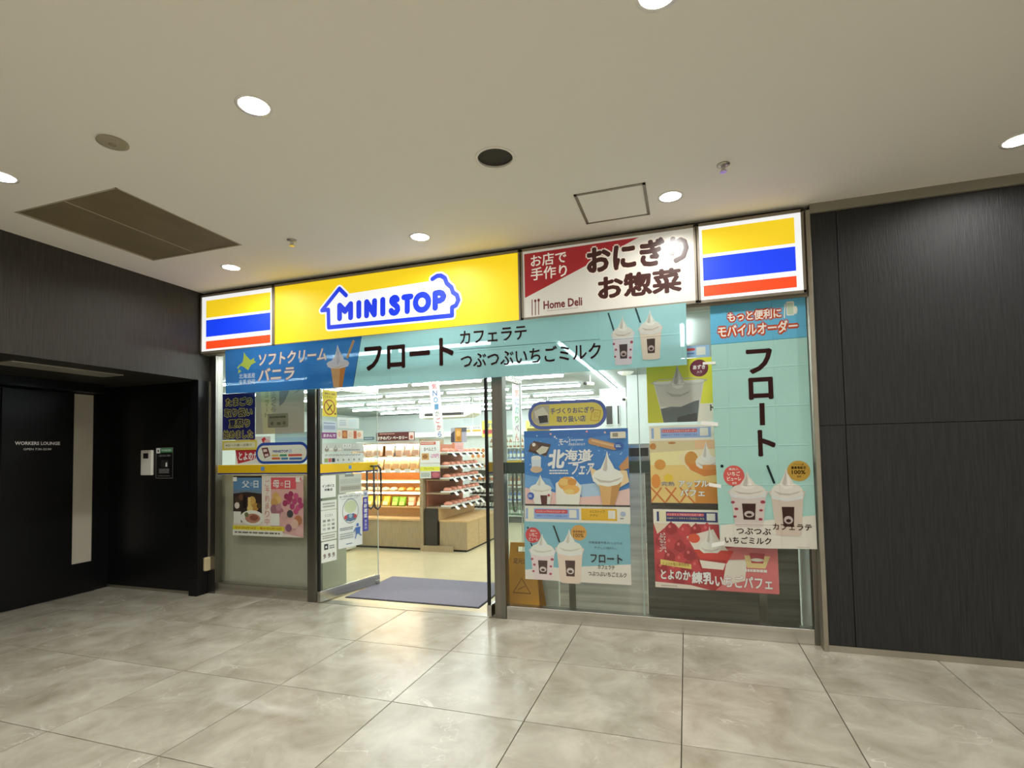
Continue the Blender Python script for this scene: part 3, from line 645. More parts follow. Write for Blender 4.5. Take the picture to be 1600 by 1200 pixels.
# ------------------------------------------------------------------ posters on the inside of the window glass
PY = .012
def poster(label, x0, x1, z0, z1, base='#e6e2d8', name='poster', cat='poster', y=PY, shape=None):
    return Sheet(name, label, cat, x0, x1, z0, z1, front(y), base, 'paper', shape=shape)
# --- left window
S = poster('dark blue poster with four rows of yellow Japanese lettering', -4.878, -4.425, 1.674, 2.184, '#22266e')
for k, (tx, a, b_) in enumerate((('たまごの', .1, .92), ('取り扱い', .06, .92), ('夏祭り', .2, .84), ('始めました', .03, .94))):
    S.text(tx, a, b_, .09 + .235 * k, .27 + .235 * k, '#23214f', .03, '#d8cf5a', .06)
S.done()
S = poster('pale grey poster sheet seen from behind with faint vertical writing', -4.418, -3.780, 1.725, 2.190, '#b9b5a8')
S.poly([(.1, 0), (.3, 0), (.42, 1), (.16, .98)], '#cfcaa4'); S.vtext('ふっくら', .33, .43, .02, .5, '#7b7b62', .01); S.vtext('ミニマート', .2, .28, .0, .62, '#8b8b70', .01)
S.rrect(.26, .68, .54, .86, .01, '#8f8d7a'); S.lines(.3, .64, .58, .66, 1, '#5e5c4c'); S.dot(.35, .76, .02, '#6e6c5a'); S.rect(.45, .53, .74, .8, '#6e6c5a'); S.dot(.6, .76, .02, '#6e6c5a')
S.poly([(.5, 0), (.72, 0), (.6, .28), (.5, .38)], '#84868c'); S.poly([(.78, .12), (.98, 0), (.9, 0)], '#84868c'); S.done()
S = poster('yellow strip notice below the dark blue poster', -4.879, -4.40, 1.560, 1.667, '#d2c35c')
S.rrect(.05, .95, .2, .78, .01, '#d8d3b4'); S.text('※お一人様一点限り', .1, .85, .36, .62, '#55534a', .01); S.done()
S = poster('red strawberry dessert poster half hidden behind the capsule sign', -4.70, -4.22, 1.402, 1.700, '#ece6de', y=.016)
S.poly([(.0, .45), (.9, .4), (.9, .72), (.08, .97)], '#b8323c'); S.text('とよのか', .1, .66, .55, .85, '#f6efe6', .04)
for u in (.42, .74): S.poly([(u, .1), (u + .09, .02), (u + .15, .12), (u + .08, .3)], '#c23a40')
S.ell(.9, .2, .08, .1, '#dcb6b0'); S.done()
S = poster('pale blue sheet behind the capsule sign by the door post', -4.16, -3.735, 1.55, 1.735, '#bcdbe6', y=.016); S.rect(0, 1, .3, .5, '#a7cbe0'); S.done()
x0, x1, z0, z1 = -4.41, -3.722, 1.405, 1.632
S = poster('blue rimmed capsule shaped sign with coloured service tags', x0, x1, z0, z1, '#2b4a9e', y=.009, shape=[(a, b_) for a, b_ in round_rect(x0, x1, z0, z1, .11, 8)])
S.poly(round_rect(x0 + .025, x1 - .025, z0 + .028, z1 - .03, .085, 8), '#dcdccf', raw=True)
S.poly([(.11, .25), (.23, .22), (.28, .62), (.17, .74)], '#6e3a3c'); S.poly([(.14, .32), (.21, .3), (.22, .42), (.15, .44)], '#d9c9c4'); S.poly([(.17, .55), (.24, .52), (.25, .62), (.18, .66)], '#d9c9c4')
S.text('MINISTOP', .33, .62, .36, .48, '#2b3f8c', .03); S.ell(.66, .42, .035, .1, '#b9c3cf'); S.ell(.80, .42, .065, .13, '#cfd6cf'); S.ell(.80, .42, .04, .08, '#dcdccf')
for a, b_, c_, v in ((.31, .44, '#c9b46a', .56), (.46, .60, '#4d9477', .56), (.62, .88, '#cc5a4c', .56), (.31, .47, '#c9663f', .70), (.49, .62, '#4d7fa8', .71), (.64, .88, '#4d6fa8', .72)): S.rrect(a, b_, v, v + .1, .01, c_)
S.done()
S = poster('gift poster split into blue Father and pink Mother day halves', -4.722, -3.792, .636, 1.278, '#dccfc6')
S.rect(0, .42, .0, .78, '#3a2d29'); S.rect(0, .42, .03, .24, '#5d84ab'); S.poly([(0, .24), (.42, .24), (.42, .3), (.2, .27), (0, .3)], '#6a7d90')
S.rect(.55, .97, .03, .22, '#d15a62'); S.poly([(.55, .22), (1, .06), (1, 1), (.55, .9)], '#d3a7a2'); S.rect(.55, .9, .03, .22, '#d15a62'); S.rect(.42, .55, 0, .86, '#e4d6cc')
S.text('父', .13, .24, .08, .2, '#dfe6ea', .02); S.text('の', .25, .29, .11, .17, '#cfdae2', .0); S.text('日', .30, .37, .08, .2, '#dfe6ea', .02)
S.text('母', .575, .67, .07, .2, '#f2e2de', .02); S.text('の', .685, .725, .11, .17, '#f2e2de', .0); S.text('日', .745, .82, .08, .2, '#f2e2de', .02)
S.vtext('ご予約承り中', .465, .53, .06, .82, '#c78d84', .01)
for u, v, r, c in ((.07, .4, .04, '#4a3a30'), (.12, .36, .035, '#6b4a38'), (.28, .42, .05, '#caa25a'), (.33, .52, .045, '#b98a48'), (.25, .55, .04, '#d9c07a'), (.38, .5, .03, '#55432e'), (.06, .5, .035, '#d8cdc2')): S.dot(u, v, r, c)
S.rect(.22, .26, .36, .56, '#dfc277'); S.rect(.15, .19, .34, .54, '#241d1c')
S.ell(.28, .7, .17, .125, '#e6dfd5'); S.ell(.29, .71, .11, .08, '#b07d68'); S.ell(.31, .70, .06, .05, '#8a5444'); S.ell(.2, .65, .03, .04, '#6d7048')
for u, v in ((.77, .34), (.83, .3), (.9, .33), (.95, .4), (.88, .42), (.8, .42), (.75, .45), (.85, .5), (.93, .52), (.9, .58), (.97, .48), (.82, .37)): S.dot(u, v, .032, random.choice(('#b04a72', '#c2557f', '#9c3c60')))
for u, v, r, c in ((.62, .34, .045, '#cfa566'), (.66, .4, .04, '#d9b47a'), (.6, .44, .045, '#c99a5c'), (.6, .55, .05, '#9a6a78'), (.68, .6, .05, '#a8707c'), (.66, .52, .035, '#b58890'), (.73, .66, .045, '#c9a09c'), (.82, .62, .04, '#4a4a50'), (.93, .72, .05, '#b87a5a'), (.88, .78, .05, '#d8b4a4'), (.8, .85, .04, '#8a6078'), (.95, .9, .05, '#d9b0ac')): S.dot(u, v, r, c)
S.rect(.01, .12, .6, .8, '#e4dfd6'); S.rect(.555, .675, .62, .82, '#e4dfd6')
S.rect(0, .74, .835, .905, '#d9cf3c'); S.rect(0, .72, .905, 1, '#e2ddd2'); S.text('父の日6月16日・母の日5月12日', .03, .7, .85, .89, '#a8452e', .02); S.lines(.03, .68, .925, .97, 1, '#6e6a62'); S.rect(.0, .06, .02, .09, '#e8e4da'); S.rect(.9, .96, .03, .1, '#e8e4da')
S.done()
# --- right window
x0, x1, z0, z1 = -1.339, -.637, 1.680, 1.932
S = poster('yellow capsule shaped rice ball sign with violet blue rim', x0, x1, z0, z1, '#4c5fae', y=.009, shape=round_rect(x0, x1, z0, z1, .12, 8))
S.poly(round_rect(x0 + .03, x1 - .03, z0 + .03, z1 - .03, .092, 8), '#e3cf62', raw=True)
S.poly([(.06, .3), (.12, .16), (.28, .15), (.27, .82), (.14, .85), (.06, .7)], '#b9b4a6'); S.poly([(.08, .35), (.2, .2), (.27, .5), (.1, .6)], '#d9d5c8'); S.poly([(.13, .52), (.25, .5), (.26, .75), (.15, .78)], '#2b2c30')
S.text('手づくりおにぎり', .29, .845, .26, .47, '#474a86', .025); S.text('取り扱い店', .37, .74, .55, .77, '#474a86', .025)
S.stroke([(.8, .74), (.83, .36), (.93, .42), (.9, .76), (.8, .74)], .006, '#cf9a34'); S.text('おに', .84, .9, .45, .65, '#cf9a34', .0); S.done()
S = poster('blue Hokkaido fair poster with soft cream cone and fried chicken', -1.384, -.463, 1.019, 1.670, '#3d7cc0')
S.poly([(0, .78), (.3, .84), (.55, .9), (.8, .86), (1, .78), (1, 1), (0, 1)], '#e0bcb8'); S.poly([(.5, .74), (.8, .7), (.9, .86), (.56, .9)], '#a9c3dc'); S.poly([(0, .6), (.25, .66), (.3, .8), (0, .78)], '#6c9fd2')
S.poly([(0, 0), (1, 0), (1, .06), (.6, .12), (0, .09)], '#2f68b0')
for _ in range(46): S.dot(random.uniform(.02, .98), random.uniform(.03, .68), random.uniform(.0015, .006), random.choice(('#c9dcef', '#8fb8e2', '#dfe8f2')))
for u, v, c in ((.27, .05, '#d9a8ac'), (.62, .03, '#d98f98'), (.79, .05, '#d9b6a8'), (.31, .09, '#cfd8e6')): S.dot(u, v, .009, c)
S.poly([(.1, .14), (.27, .19), (.22, .35), (.04, .28)], '#4a352c'); S.ell(.1, .22, .045, .06, '#6b4d3c'); S.dot(.1, .19, .016, '#e2ddd0'); S.poly([(.12, .28), (.18, .21), (.25, .23), (.22, .3), (.16, .33)], '#c9c5b4')
S.poly([(.07, .36), (.17, .36), (.165, .5), (.075, .5)], '#c8d4e2'); S.ell(.12, .53, .06, .045, '#c9ae92'); S.ell(.12, .37, .05, .03, '#e2e8ee')
S.text('モ〜！', .35, .46, .12, .2, '#eef2f6', .03); S.lines(.47, .6, .13, .15, 1, '#dbe6f0'); S.text('北海道を味わおう', .44, .6, .18, .215, '#dbe6f0', .01)
S.stroke([(.66, .16), (.87, .24)], .055, '#b88a5e'); S.stroke([(.67, .15), (.86, .225)], .018, '#d2a87c'); S.ell(.915, .23, .045, .05, '#2a5aa8'); S.lines(.885, .945, .21, .25, 2, '#c9d8ea')
S.text('北', .24, .405, .26, .52, '#f2f1ec', .05, shear=.12); S.text('海道', .40, .66, .265, .42, '#f2f1ec', .03, shear=.1); S.stroke([(.44, .45), (.55, .44), (.62, .41), (.67, .34)], .012, '#f2f1ec')
S.text('フェア', .47, .675, .45, .605, '#f2f1ec', .03, shear=.2); S.lines(.25, .45, .53, .6, 2, '#dbe6f0')
S.poly([(.05, .82), (.27, .82), (.25, 1), (.1, 1)], '#e9ddd8'); swirl(S, .05, .27, .6, .86); S.poly([(.155, .88), (.225, .88), (.22, 1), (.165, 1)], '#54292c'); S.dot(.06, .89, .032, '#3b5cb4'); S.lines(.035, .09, .87, .91, 2, '#cdd8ee'); S.dot(.24, .88, .012, '#a03848')
S.poly([(.31, .72), (.4, .63), (.48, .63), (.56, .76), (.53, 1), (.31, 1)], '#e9ddd4'); S.ell(.42, .72, .085, .09, '#d99c4e'); S.ell(.46, .8, .08, .065, '#e3ad5c', 16); S.ell(.39, .7, .05, .05, '#eabb70', 14); S.ell(.47, .70, .045, .045, '#cf8f42', 14); S.ell(.44, .83, .05, .035, '#efc37c', 14)
S.poly([(.91, .5), (1, .36), (1, .52), (.93, .56)], '#c08a5a'); S.poly([(.64, .5), (.72, .56), (.98, .55), (1, .7), (.9, .78), (.72, .76), (.66, .64)], '#e0c49c'); S.poly([(.72, .7), (.93, .7), (.86, 1), (.75, 1)], '#d1a66c'); S.poly([(.84, .74), (.93, .7), (.86, 1), (.82, 1)], '#b98a50')
swirl(S, .66, .95, .29, .76, '#e6e0d8', '#bdb6ae'); S.rect(.84, .98, .045, .13, '#d9d2c0'); S.rect(.86, .91, .06, .11, '#8f8a7c'); S.done()
S = poster('white strip with blue and yellow app panels above the float poster', -1.389, -.463, .862, 1.002, '#dedad2')
S.rect(.01, .53, .16, .82, '#8fa9d8'); S.rrect(.03, .09, .1, .85, .006, '#e4dfc8'); S.rrect(.10, .42, .22, .46, .012, '#c8454c'); S.text('ミニストップのモバイルオーダー', .115, .405, .28, .4, '#f4ece6', .015); S.text('WEBサイトで今すぐご注文はこちら', .115, .415, .54, .68, '#2f5fb0', .015); S.rect(.435, .505, .22, .72, '#dedbd4')
S.rect(.55, .88, .12, .84, '#dcae2c'); S.text('ミニストップ', .63, .77, .22, .38, '#6b4c12', .02); S.text('アプリ', .63, .7, .46, .62, '#6b4c12', .02); S.rect(.8, .865, .22, .72, '#dedbd4'); S.ell(.935, .42, .025, .16, '#a8b4cc'); S.lines(.91, .96, .64, .74, 1, '#3b4a86'); S.done()
S = poster('blue float drink poster with two cream topped cups above the sill', -1.398, -.470, .352, .862, '#7fb3c2')
S.poly([(0, .84), (.3, .77), (.3, 1), (0, 1)], '#dfd8d0'); S.poly([(.3, .78), (1, .66), (1, 1), (.3, 1)], '#dfd8d0')
S.ell(.085, .235, .075, .135, '#c9454a'); S.dot(.035, .11, .009, '#20282a'); S.text('果肉入', .06, .12, .14, .18, '#f4ece6', .01); S.text('いちご', .05, .13, .19, .26, '#f4ece6', .02); S.text('ピューレ', .045, .135, .27, .33, '#f4ece6', .02)
S.ell(.53, .17, .075, .13, '#cf9a4e'); S.text('最高等級豆', .475, .59, .13, .17, '#5a3f18', .02); S.text('100%', .48, .575, .18, .25, '#5a3f18', .02)
float_cup(S, .04, .31, .2, 1.0, '#e2cfd2', True, ((.06, .37), (.085, .46), .012)); float_cup(S, .30, .58, .11, 1.03, '#e3cbbd', False, ((.29, .06), (.345, .34), .014))
S.text('北海道産牛乳たっぷりの', .62, .93, .3, .345, '#4b6a74', .01); S.text('やさしい味わい。', .67, .88, .385, .43, '#4b6a74', .01)
S.text('フロート', .635, .925, .51, .66, '#2a2626', .03); S.text('カフェラテ', .70, .855, .69, .76, '#38302e', .02); S.text('つぶつぶいちごミルク', .61, .96, .80, .88, '#38302e', .02); S.done()
S = poster('thin dark strip hung between the fair poster and the app strip', -1.386, -.463, 1.003, 1.018, '#3a3230'); S.lines(.3, .75, .3, .7, 1, '#6a8a4a'); S.done()
# --- dessert posters at the right end
S = poster('pale blue order strip peeping out beside the turquoise banner', -.30, .206, 2.232, 2.328, '#93b4d8'); S.rrect(.64, .78, .2, .42, .01, '#c8454c'); S.lines(.64, .78, .55, .75, 1, '#3d62ac'); S.rect(.8, .94, .14, .84, '#d9d8d2'); S.done()
S = poster('lime yellow red bean dessert poster with cream in a clear cup', -.296, .232, 1.705, 2.225, '#c6c83a')
S.rect(.64, 1, 0, .74, '#d6d23a'); S.rect(.66, 1, .72, 1, '#ddd8cc')
S.poly([(.1, .34), (.86, .34), (.74, 1), (.24, 1)], '#c9cac6'); S.poly([(.2, .78), (.5, .72), (.78, .66), (.74, 1), (.24, 1)], '#5a6468'); S.poly([(.45, .92), (.74, .86), (.73, 1), (.44, 1)], '#3b4144')
S.poly([(.12, .38), (.84, .38), (.8, .64), (.5, .76), (.2, .74)], '#b9b8b4'); swirl(S, .26, .68, .05, .66, '#b4b3b0', '#969592', '#c9c8c4'); S.stroke([(.07, .36), (.2, .31), (.7, .31), (.9, .35), (.8, .41), (.2, .41), (.07, .36)], .006, '#a8ada8')
S.ell(.79, .16, .135, .135, '#6e2440'); S.text('あずき', .70, .88, .11, .18, '#f2e9e4', .04); S.text('入り', .755, .83, .2, .24, '#f2e9e4', .02); S.text('ト', .93, .99, .74, .84, '#2a2626', .05); S.done()
S = poster('apple parfait poster of golden fruit and waffle lattice', -.288, .237, 1.024, 1.680, '#e6c27a')
S.rect(0, 1, 0, .19, '#dcd8cc'); S.rect(.03, .92, .03, .16, '#8ea6d2'); S.rrect(.07, .17, .02, .17, .006, '#e0d9bc'); S.rrect(.19, .72, .05, .09, .01, '#b9505c'); S.text('ミニストップのモバイルオーダー', .2, .71, .057, .083, '#f2e6e2', .01); S.text('WEBサイトで今すぐご注文はこちら', .19, .72, .105, .135, '#3a5cac', .015); S.rect(.76, .88, .04, .14, '#dddad2')
S.rect(0, 1, .19, .34, '#cdbf98'); S.rect(.68, 1, .19, .3, '#dcb48e'); S.poly([(0, .34), (1, .3), (1, .5), (0, .5)], '#e6d7a0')
S.poly([(.42, .4), (.55, .32), (1, .3), (1, .62), (.8, .64), (.58, .56)], '#e0d2b0'); S.ell(.62, .43, .1, .1, '#c68b3a'); S.poly([(.55, .48), (1, .52), (1, .62), (.8, .64), (.6, .56)], '#cf7d34')
swirl(S, .68, 1.0, .2, .56, '#e0dcd6', '#c2bdb8'); S.rect(.78, 1, .5, .56, '#d58a44'); S.ell(.15, .49, .085, .065, '#cf8f3c'); S.ell(.05, .26, .05, .04, '#b5793a'); S.ell(.34, .22, .06, .015, '#b07a44')
for u in (0, .22, .44): S.stroke([(u, .78), (u + .22, .98)], .012, '#c86f34', caps=False)
for u in (.16, .38, .6): S.stroke([(u, .78), (u - .16, .96)], .012, '#c86f34', caps=False)
S.ell(.27, .66, .07, .05, '#ecc03a'); S.ell(.08, .7, .07, .09, '#d98a3a', 14); S.rect(.66, 1, .72, .98, '#c98430'); S.rect(0, 1, .972, 1, '#2e2a2a')
S.text('完熟', .16, .36, .705, .76, '#6b4a40', .02, '#e9dcc4', .03); S.text('アップル', .42, .86, .685, .775, '#f3efe2', .035, '#7a6f5c', .03); S.text('パフェ', .44, .80, .80, .885, '#f3efe2', .035, '#7a6f5c', .03); S.done()
S = poster('red strawberry condensed milk parfait poster above the steel sill', -.276, .648, .352, .990, '#b23a42', shape=[(-.276, .354), (.642, .350), (.648, .70), (.5, .985), (-.278, .990)])
S.rect(0, .56, 0, .18, '#e0dcd4'); S.rect(.03, .54, .03, .155, '#26306e'); S.rrect(.05, .11, .015, .16, .006, '#e2d9b8'); S.rrect(.115, .43, .045, .085, .01, '#c24a58'); S.text('ミニストップのモバイルオーダー', .12, .425, .053, .079, '#f2e6e2', .01); S.text('WEBサイトで今すぐご注文はこちら', .115, .43, .1, .125, '#dccf8e', .015); S.rect(.45, .52, .045, .135, '#dddad2')
S.poly([(0, .18), (.14, .18), (.03, .32)], '#dcc9b4'); S.poly([(.56, .5), (1, .3), (1, 1), (.5, 1)], '#cf6f72'); S.poly([(.18, .18), (.25, .18), (.215, .24)], '#dcc9b4'); S.poly([(.3, .18), (.37, .18), (.33, .24)], '#dcc9b4')
for u, v, c in ((.15, .24, 0), (.26, .27, 1), (.36, .25, 0), (.45, .24, 1), (.06, .4, 0), (.14, .42, 1), (.22, .46, 0), (.3, .38, 1), (.05, .56, 1), (.13, .6, 0), (.22, .63, 1), (.3, .56, 0), (.06, .74, 0), (.17, .75, 1), (.27, .74, 0), (.35, .7, 1), (.07, .88, 1), (.2, .88, 0), (.32, .86, 1)):
    S.poly([(u, v - .085), (u + .045, v - .02), (u + .05, v + .05), (u, v + .09), (u - .05, v + .05), (u - .045, v - .02)], ('#9c2a34', '#c24048')[c]); S.ell(u - .012, v - .02, .012, .02, '#d4686a', 10)
S.poly([(.56, .62), (.76, .6), (.74, .86), (.58, .93), (.52, .9)], '#dbd3c8'); S.poly([(.74, .55), (.94, .55), (.9, .7), (.76, .7)], '#d8c08a'); S.poly([(.78, .52), (.9, .52), (.885, .64), (.795, .64)], '#a83c42'); S.ell(.84, .6, .05, .02, '#e4dcd0')
S.poly([(.28, .34), (.5, .24), (.54, .36), (.64, .55), (.6, .6), (.36, .56)], '#dfd6cc'); S.ell(.34, .36, .05, .06, '#d8543a', 14); S.poly([(.33, .5), (.66, .5), (.6, .66), (.4, .64)], '#c93a32')
S.poly([(.36, .62), (.6, .62), (.56, .92), (.5, 1), (.46, .98), (.4, .8)], '#a52c30'); S.poly([(.38, .63), (.59, .66), (.57, .74), (.4, .73)], '#e2d9cf'); swirl(S, .38, .56, .2, .56, '#e4ded6', '#c6bfb6'); S.ell(.5, .57, .14, .035, '#d04038')
S.poly([(.05, .64), (.31, .69), (.31, .75), (.05, .71)], '#d8c46a'); S.text('とよのか苺の果肉使用', .07, .29, .675, .72, '#8a4a2c', .01); S.text('つぶつぶ いちご', .05, .05 + .06, .3, .55, '#f2dcd8', .02, rot=True)
S.poly([(0, .93), (.3, .95), (.46, 1), (0, 1)], '#dccfc4'); S.text('とよのか', .05, .30, .77, .895, '#f6efe8', .035, '#8c2a34', .03); S.text('練乳', .31, .49, .775, .93, '#f6efe8', .035, '#8c2a34', .03); S.text('いちごパフェ', .50, .95, .80, .95, '#f6efe8', .03, '#b0484e', .025); S.lines(.05, .2, .965, .98, 1, '#8a8078'); S.lines(.74, .92, .70, .76, 1, '#eed8d4')
S.done()

# ------------------------------------------------------------------ notices on the open left door
ang = math.atan2(.825, .17); da = Vector((-3.56, -.05, 0)); dv = Vector((math.cos(ang), math.sin(ang), 0)); dn = Vector((math.sin(ang), -math.cos(ang), 0))
def dfn(u, z, d): return tuple(da + dv * u + dn * (.0062 + d) + Vector((0, 0, z)))
def notice(label, u0, u1, z0, z1, base='#dfe3dd', name='notice', cat='notice'): return Sheet(name, label, cat, u0, u1, z0, z1, dfn, base, 'paper', t=.0004)
S = notice('yellow no smoking sticker with a red prohibition ring', .053, .241, 1.888, 2.166, '#dcc63c', 'sticker', 'sticker'); S.text('喫煙はご遠慮', .14, .88, .1, .18, '#6b3a20', .02); S.text('ください', .14, .7, .22, .3, '#6b3a20', .02)
S.stroke([(.48 + .36 * math.cos(k * math.pi / 10), .65 + .27 * math.sin(k * math.pi / 10)) for k in range(21)], .012, '#a04a28'); S.stroke([(.26, .45), (.72, .84)], .012, '#a04a28'); S.stroke([(.36, .76), (.62, .56)], .014, '#4a3424'); S.dot(.88, .88, .012, '#6b4a24'); S.done()
S = notice('pale blue notice below the no smoking sticker', .052, .232, 1.732, 1.838, '#c9d2e6'); S.lines(.08, .92, .12, .24, 1, '#4c5a92'); S.lines(.1, .9, .4, .8, 3, '#8f9cc4'); S.done()
S = notice('purple sticker with white Japanese lettering', .045, .236, 1.658, 1.722, '#8c4a86', 'sticker', 'sticker'); S.text('まかんで', .1, .92, .25, .75, '#efe4ee', .03); S.done()
S = notice('white paper notice beside the pale blue one', .246, .552, 1.772, 1.888, '#dbe6ea'); S.lines(.1, .4, .2, .8, 3, '#b4c6d2'); S.rect(.5, .9, .15, .85, '#cfdde6'); S.done()
S = notice('strip of food photographs on the glass door', .246, .612, 1.658, 1.752, '#e2d3c4'); S.rect(.18, .38, .05, .95, '#a8643c'); S.ell(.28, .5, .07, .3, '#c8854c'); S.ell(.5, .5, .09, .3, '#dcc6b4'); S.rect(.62, .74, .05, .95, '#b85a3c'); S.ell(.85, .5, .08, .3, '#d8a88c'); S.ell(.08, .5, .06, .3, '#d8b49c'); S.done()
S = notice('grey menu strip with soft cream cups above the yellow band', .046, .621, 1.516, 1.612, '#c3c7c2'); 
for k, c in enumerate(('#7a7468', '#e0dcd2', '#8a8478', '#d8d4ca')): swirl(S, .06 + .1 * k, .15 + .1 * k, .1, .95, c, '#9a9488')
S.rrect(.48, .68, .1, .5, .01, '#e9ebe6'); S.text('ポップ', .7, .9, .12, .6, '#eef0ec', .04, '#8a8e8c', .05); S.text('ミニス', .5, .66, .18, .42, '#555a5e', .03); S.lines(.5, .9, .68, .86, 1, '#7a7c78'); S.done()
S = notice('price strip of small drink pictures just above the yellow band', .045, .62, 1.402, 1.504, '#cfd4d0'); S.lines(.06, .94, .08, .3, 2, '#8a908e'); S.rect(.05, .13, .5, .9, '#8a9a5c'); S.rect(.14, .21, .5, .9, '#b8605c'); S.rect(.22, .29, .5, .9, '#30343a')
for k in range(5): S.dot(.36 + .13 * k, .7, .012, '#8a8a80')
S.done()
S = notice('white invoice sticker with bold black Japanese lettering', .026, .222, 1.048, 1.276, '#dde2dc'); S.text('インボイス', .1, .9, .4, .54, '#2a2c2c', .04); S.text('対象店', .24, .78, .58, .7, '#2a2c2c', .04); S.done()
S = notice('grey picture notice under the yellow band', .268, .583, 1.08, 1.277, '#c9ccc4'); S.rect(.25, .65, 0, .14, '#8a8c86'); S.lines(.05, .95, .25, .5, 3, '#b0b5b0'); S.rect(.04, .96, .62, .9, '#b9b6ac'); S.lines(.08, .92, .68, .85, 2, '#8f8c84'); S.done()
S = notice('small white notice below the invoice sticker', .028, .233, .925, 1.02, '#d9ddd6'); S.lines(.12, .88, .2, .8, 2, '#9aa09a'); S.done()
S = notice('tall white notice of payment marks on the glass door', .028, .232, .69, .92, '#dce0d9'); S.text('ミニスト', .25, .75, .18, .3, '#5a605c', .01)
for a in range(3):
    for b_ in range(3): S.rect(.12 + .28 * a, .3 + .28 * a, .42 + .18 * b_, .52 + .18 * b_, random.choice(('#9aa09a', '#b4bab2', '#868c88')))
S.done()
S = notice('narrow white notice above the dog sticker', .028, .231, .612, .683, '#d9dcd4'); S.lines(.1, .9, .2, .8, 2, '#a09a94'); S.done()
S = notice('white sticker with small black dog pictures', .032, .23, .392, .602, '#dde1da', 'sticker', 'sticker'); S.rect(.18, .44, .12, .4, '#3a4044'); S.dot(.31, .27, .012, '#e4e8e2'); S.lines(.52, .85, .2, .4, 2, '#6a7074')
for u in (.2, .5, .78): S.dot(u, .66, .016, '#8a7a74'); S.stroke([(u - .05, .8), (u + .07, .74)], .008, '#5a5452')
S.done()
S = notice('large white safety station poster with a round picture and blue figure', .252, .592, .495, 1.068, '#dde3de', 'poster', 'poster')
S.text('セーフティステーション', .06, .9, .035, .075, '#3a3e40', .03); S.lines(.12, .8, .09, .105, 1, '#9aa09e')
S.ell(.5, .33, .34, .235, '#8a9a9c'); S.ell(.5, .33, .315, .215, '#e2e8e2'); S.ell(.5, .25, .26, .12, '#c6cfae'); S.poly([(.3, .5), (.32, .4), (.42, .38), (.5, .4), (.6, .38), (.7, .4), (.72, .5), (.5, .53)], '#5a7090'); S.dot(.3, .44, .022, '#b84a4c'); S.dot(.7, .44, .022, '#b84a4c'); S.dot(.5, .42, .025, '#9ab4c4')
S.lines(.06, .6, .62, .68, 2, '#6a7076'); S.lines(.06, .6, .72, .84, 3, '#a4aaa8'); S.lines(.3, .55, .92, .95, 1, '#5a7aa0')
S.dot(.78, .61, .018, '#4a6cb0'); S.poly([(.68, .66), (.9, .65), (.88, .78), (.72, .78)], '#4a6cb0'); S.stroke([(.74, .77), (.68, .86)], .012, '#4a6cb0'); S.stroke([(.84, .77), (.93, .82)], .012, '#4a6cb0'); S.stroke([(.7, .67), (.62, .73)], .011, '#4a6cb0'); S.done()
S = notice('narrow blue age check sticker with white vertical lettering', .600, .684, .632, 1.082, '#4a46a4', 'sticker', 'sticker'); S.rect(0, 1, 0, .165, '#d4d8dc'); S.text('20', .25, .75, .05, .12, '#3a4a9a', .03); S.vtext('年齢確認', .22, .8, .19, .68, '#eceaf4', .03); S.vtext('実施中', .3, .72, .71, .97, '#d4d2ec', .01); S.done()

# ------------------------------------------------------------------ fittings on the recess walls
t = thing('card_reader', 'white wall card reader with a small dark screen', 'card reader', (-5.836, -.106, 1.296))
b = MB(); b.bbox(-.085, .085, -.03, 0, 0, .285, M_PLASTW, .008); b.build('housing', t)
b = MB(); b.box(-.04, .035, -.0325, -.029, .19, .25, M_PLASTK); b.build('screen', t)
S = Sheet('wall_notice', 'black framed notice with a green header beside the card reader', 'notice', -5.712, -5.456, 1.260, 1.604, front(-.112), '#0c0c0d', t=.006)
for a in ((0, 1, 0, .012), (0, 1, .988, 1), (0, .016, 0, 1), (.984, 1, 0, 1)): S.rect(*a, '#8a8a86')
S.rect(.02, .25, .01, .18, '#e6eae6'); S.ell(.13, .1, .035, .04, '#1c1c1c'); S.rect(.25, .98, .01, .16, '#4c8a60'); S.text('WORKERS', .32, .9, .05, .12, '#cfe6d4', .02); S.text('入室方法のご案内', .15, .85, .225, .29, '#9a9a98', .01); S.rrect(.3, .75, .4, .64, .01, '#2a2a2a'); S.poly([(.58, .5), (.66, .47), (.68, .62), (.56, .62)], '#efefec'); S.lines(.2, .8, .68, .84, 4, '#8c8c8a'); S.lines(.15, .85, .89, .95, 1, '#5c5c5a'); S.done()
t = thing('wall_outlet', 'cream plastic wall outlet box under a thin surface conduit', 'outlet', (XL, -.03, .25))
b = MB(); b.bbox(0, .035, -.062, .062, 0, .145, M_PLAST, .008); b.build('box', t)
b = MB(); b.box(.004, .016, -.012, .012, .145, 2.08, M_ALU); b.build('conduit', t)

# ================================================================== SHOP INTERIOR
CH = 2.70
SX0, SX1, SYB = -10.2, .93, 10.6
b = MB(); b.box(SX0, SX1, .02, SYB, -.1, 0, M_SFLOOR); struct('floor', b, 'glossy cream vinyl floor inside the shop', 'floor')
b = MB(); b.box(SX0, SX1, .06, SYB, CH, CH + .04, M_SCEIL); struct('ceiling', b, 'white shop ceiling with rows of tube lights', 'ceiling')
b = MB(); b.box(SX0, SX1, .03, .06, GZ, CH + .04, M_SWALL); struct('wall_shop_front', b, 'white strip of wall above the shop glass inside', 'wall')
b = MB(); b.box(SX0, SX1, SYB, SYB + .1, 0, CH, M_SWALL); struct('wall_shop_back', b, 'white back wall of the shop', 'wall')
b = MB(); b.box(SX0 - .1, SX0, .1, SYB, 0, CH, M_SWALL); struct('wall_shop_left', b, 'white left wall of the shop', 'wall')
b = MB(); b.box(SX0, -5.03, .1, .16, 0, CH, M_SWALL); struct('wall_shop_side', b, 'white inner wall behind the lounge recess', 'wall')
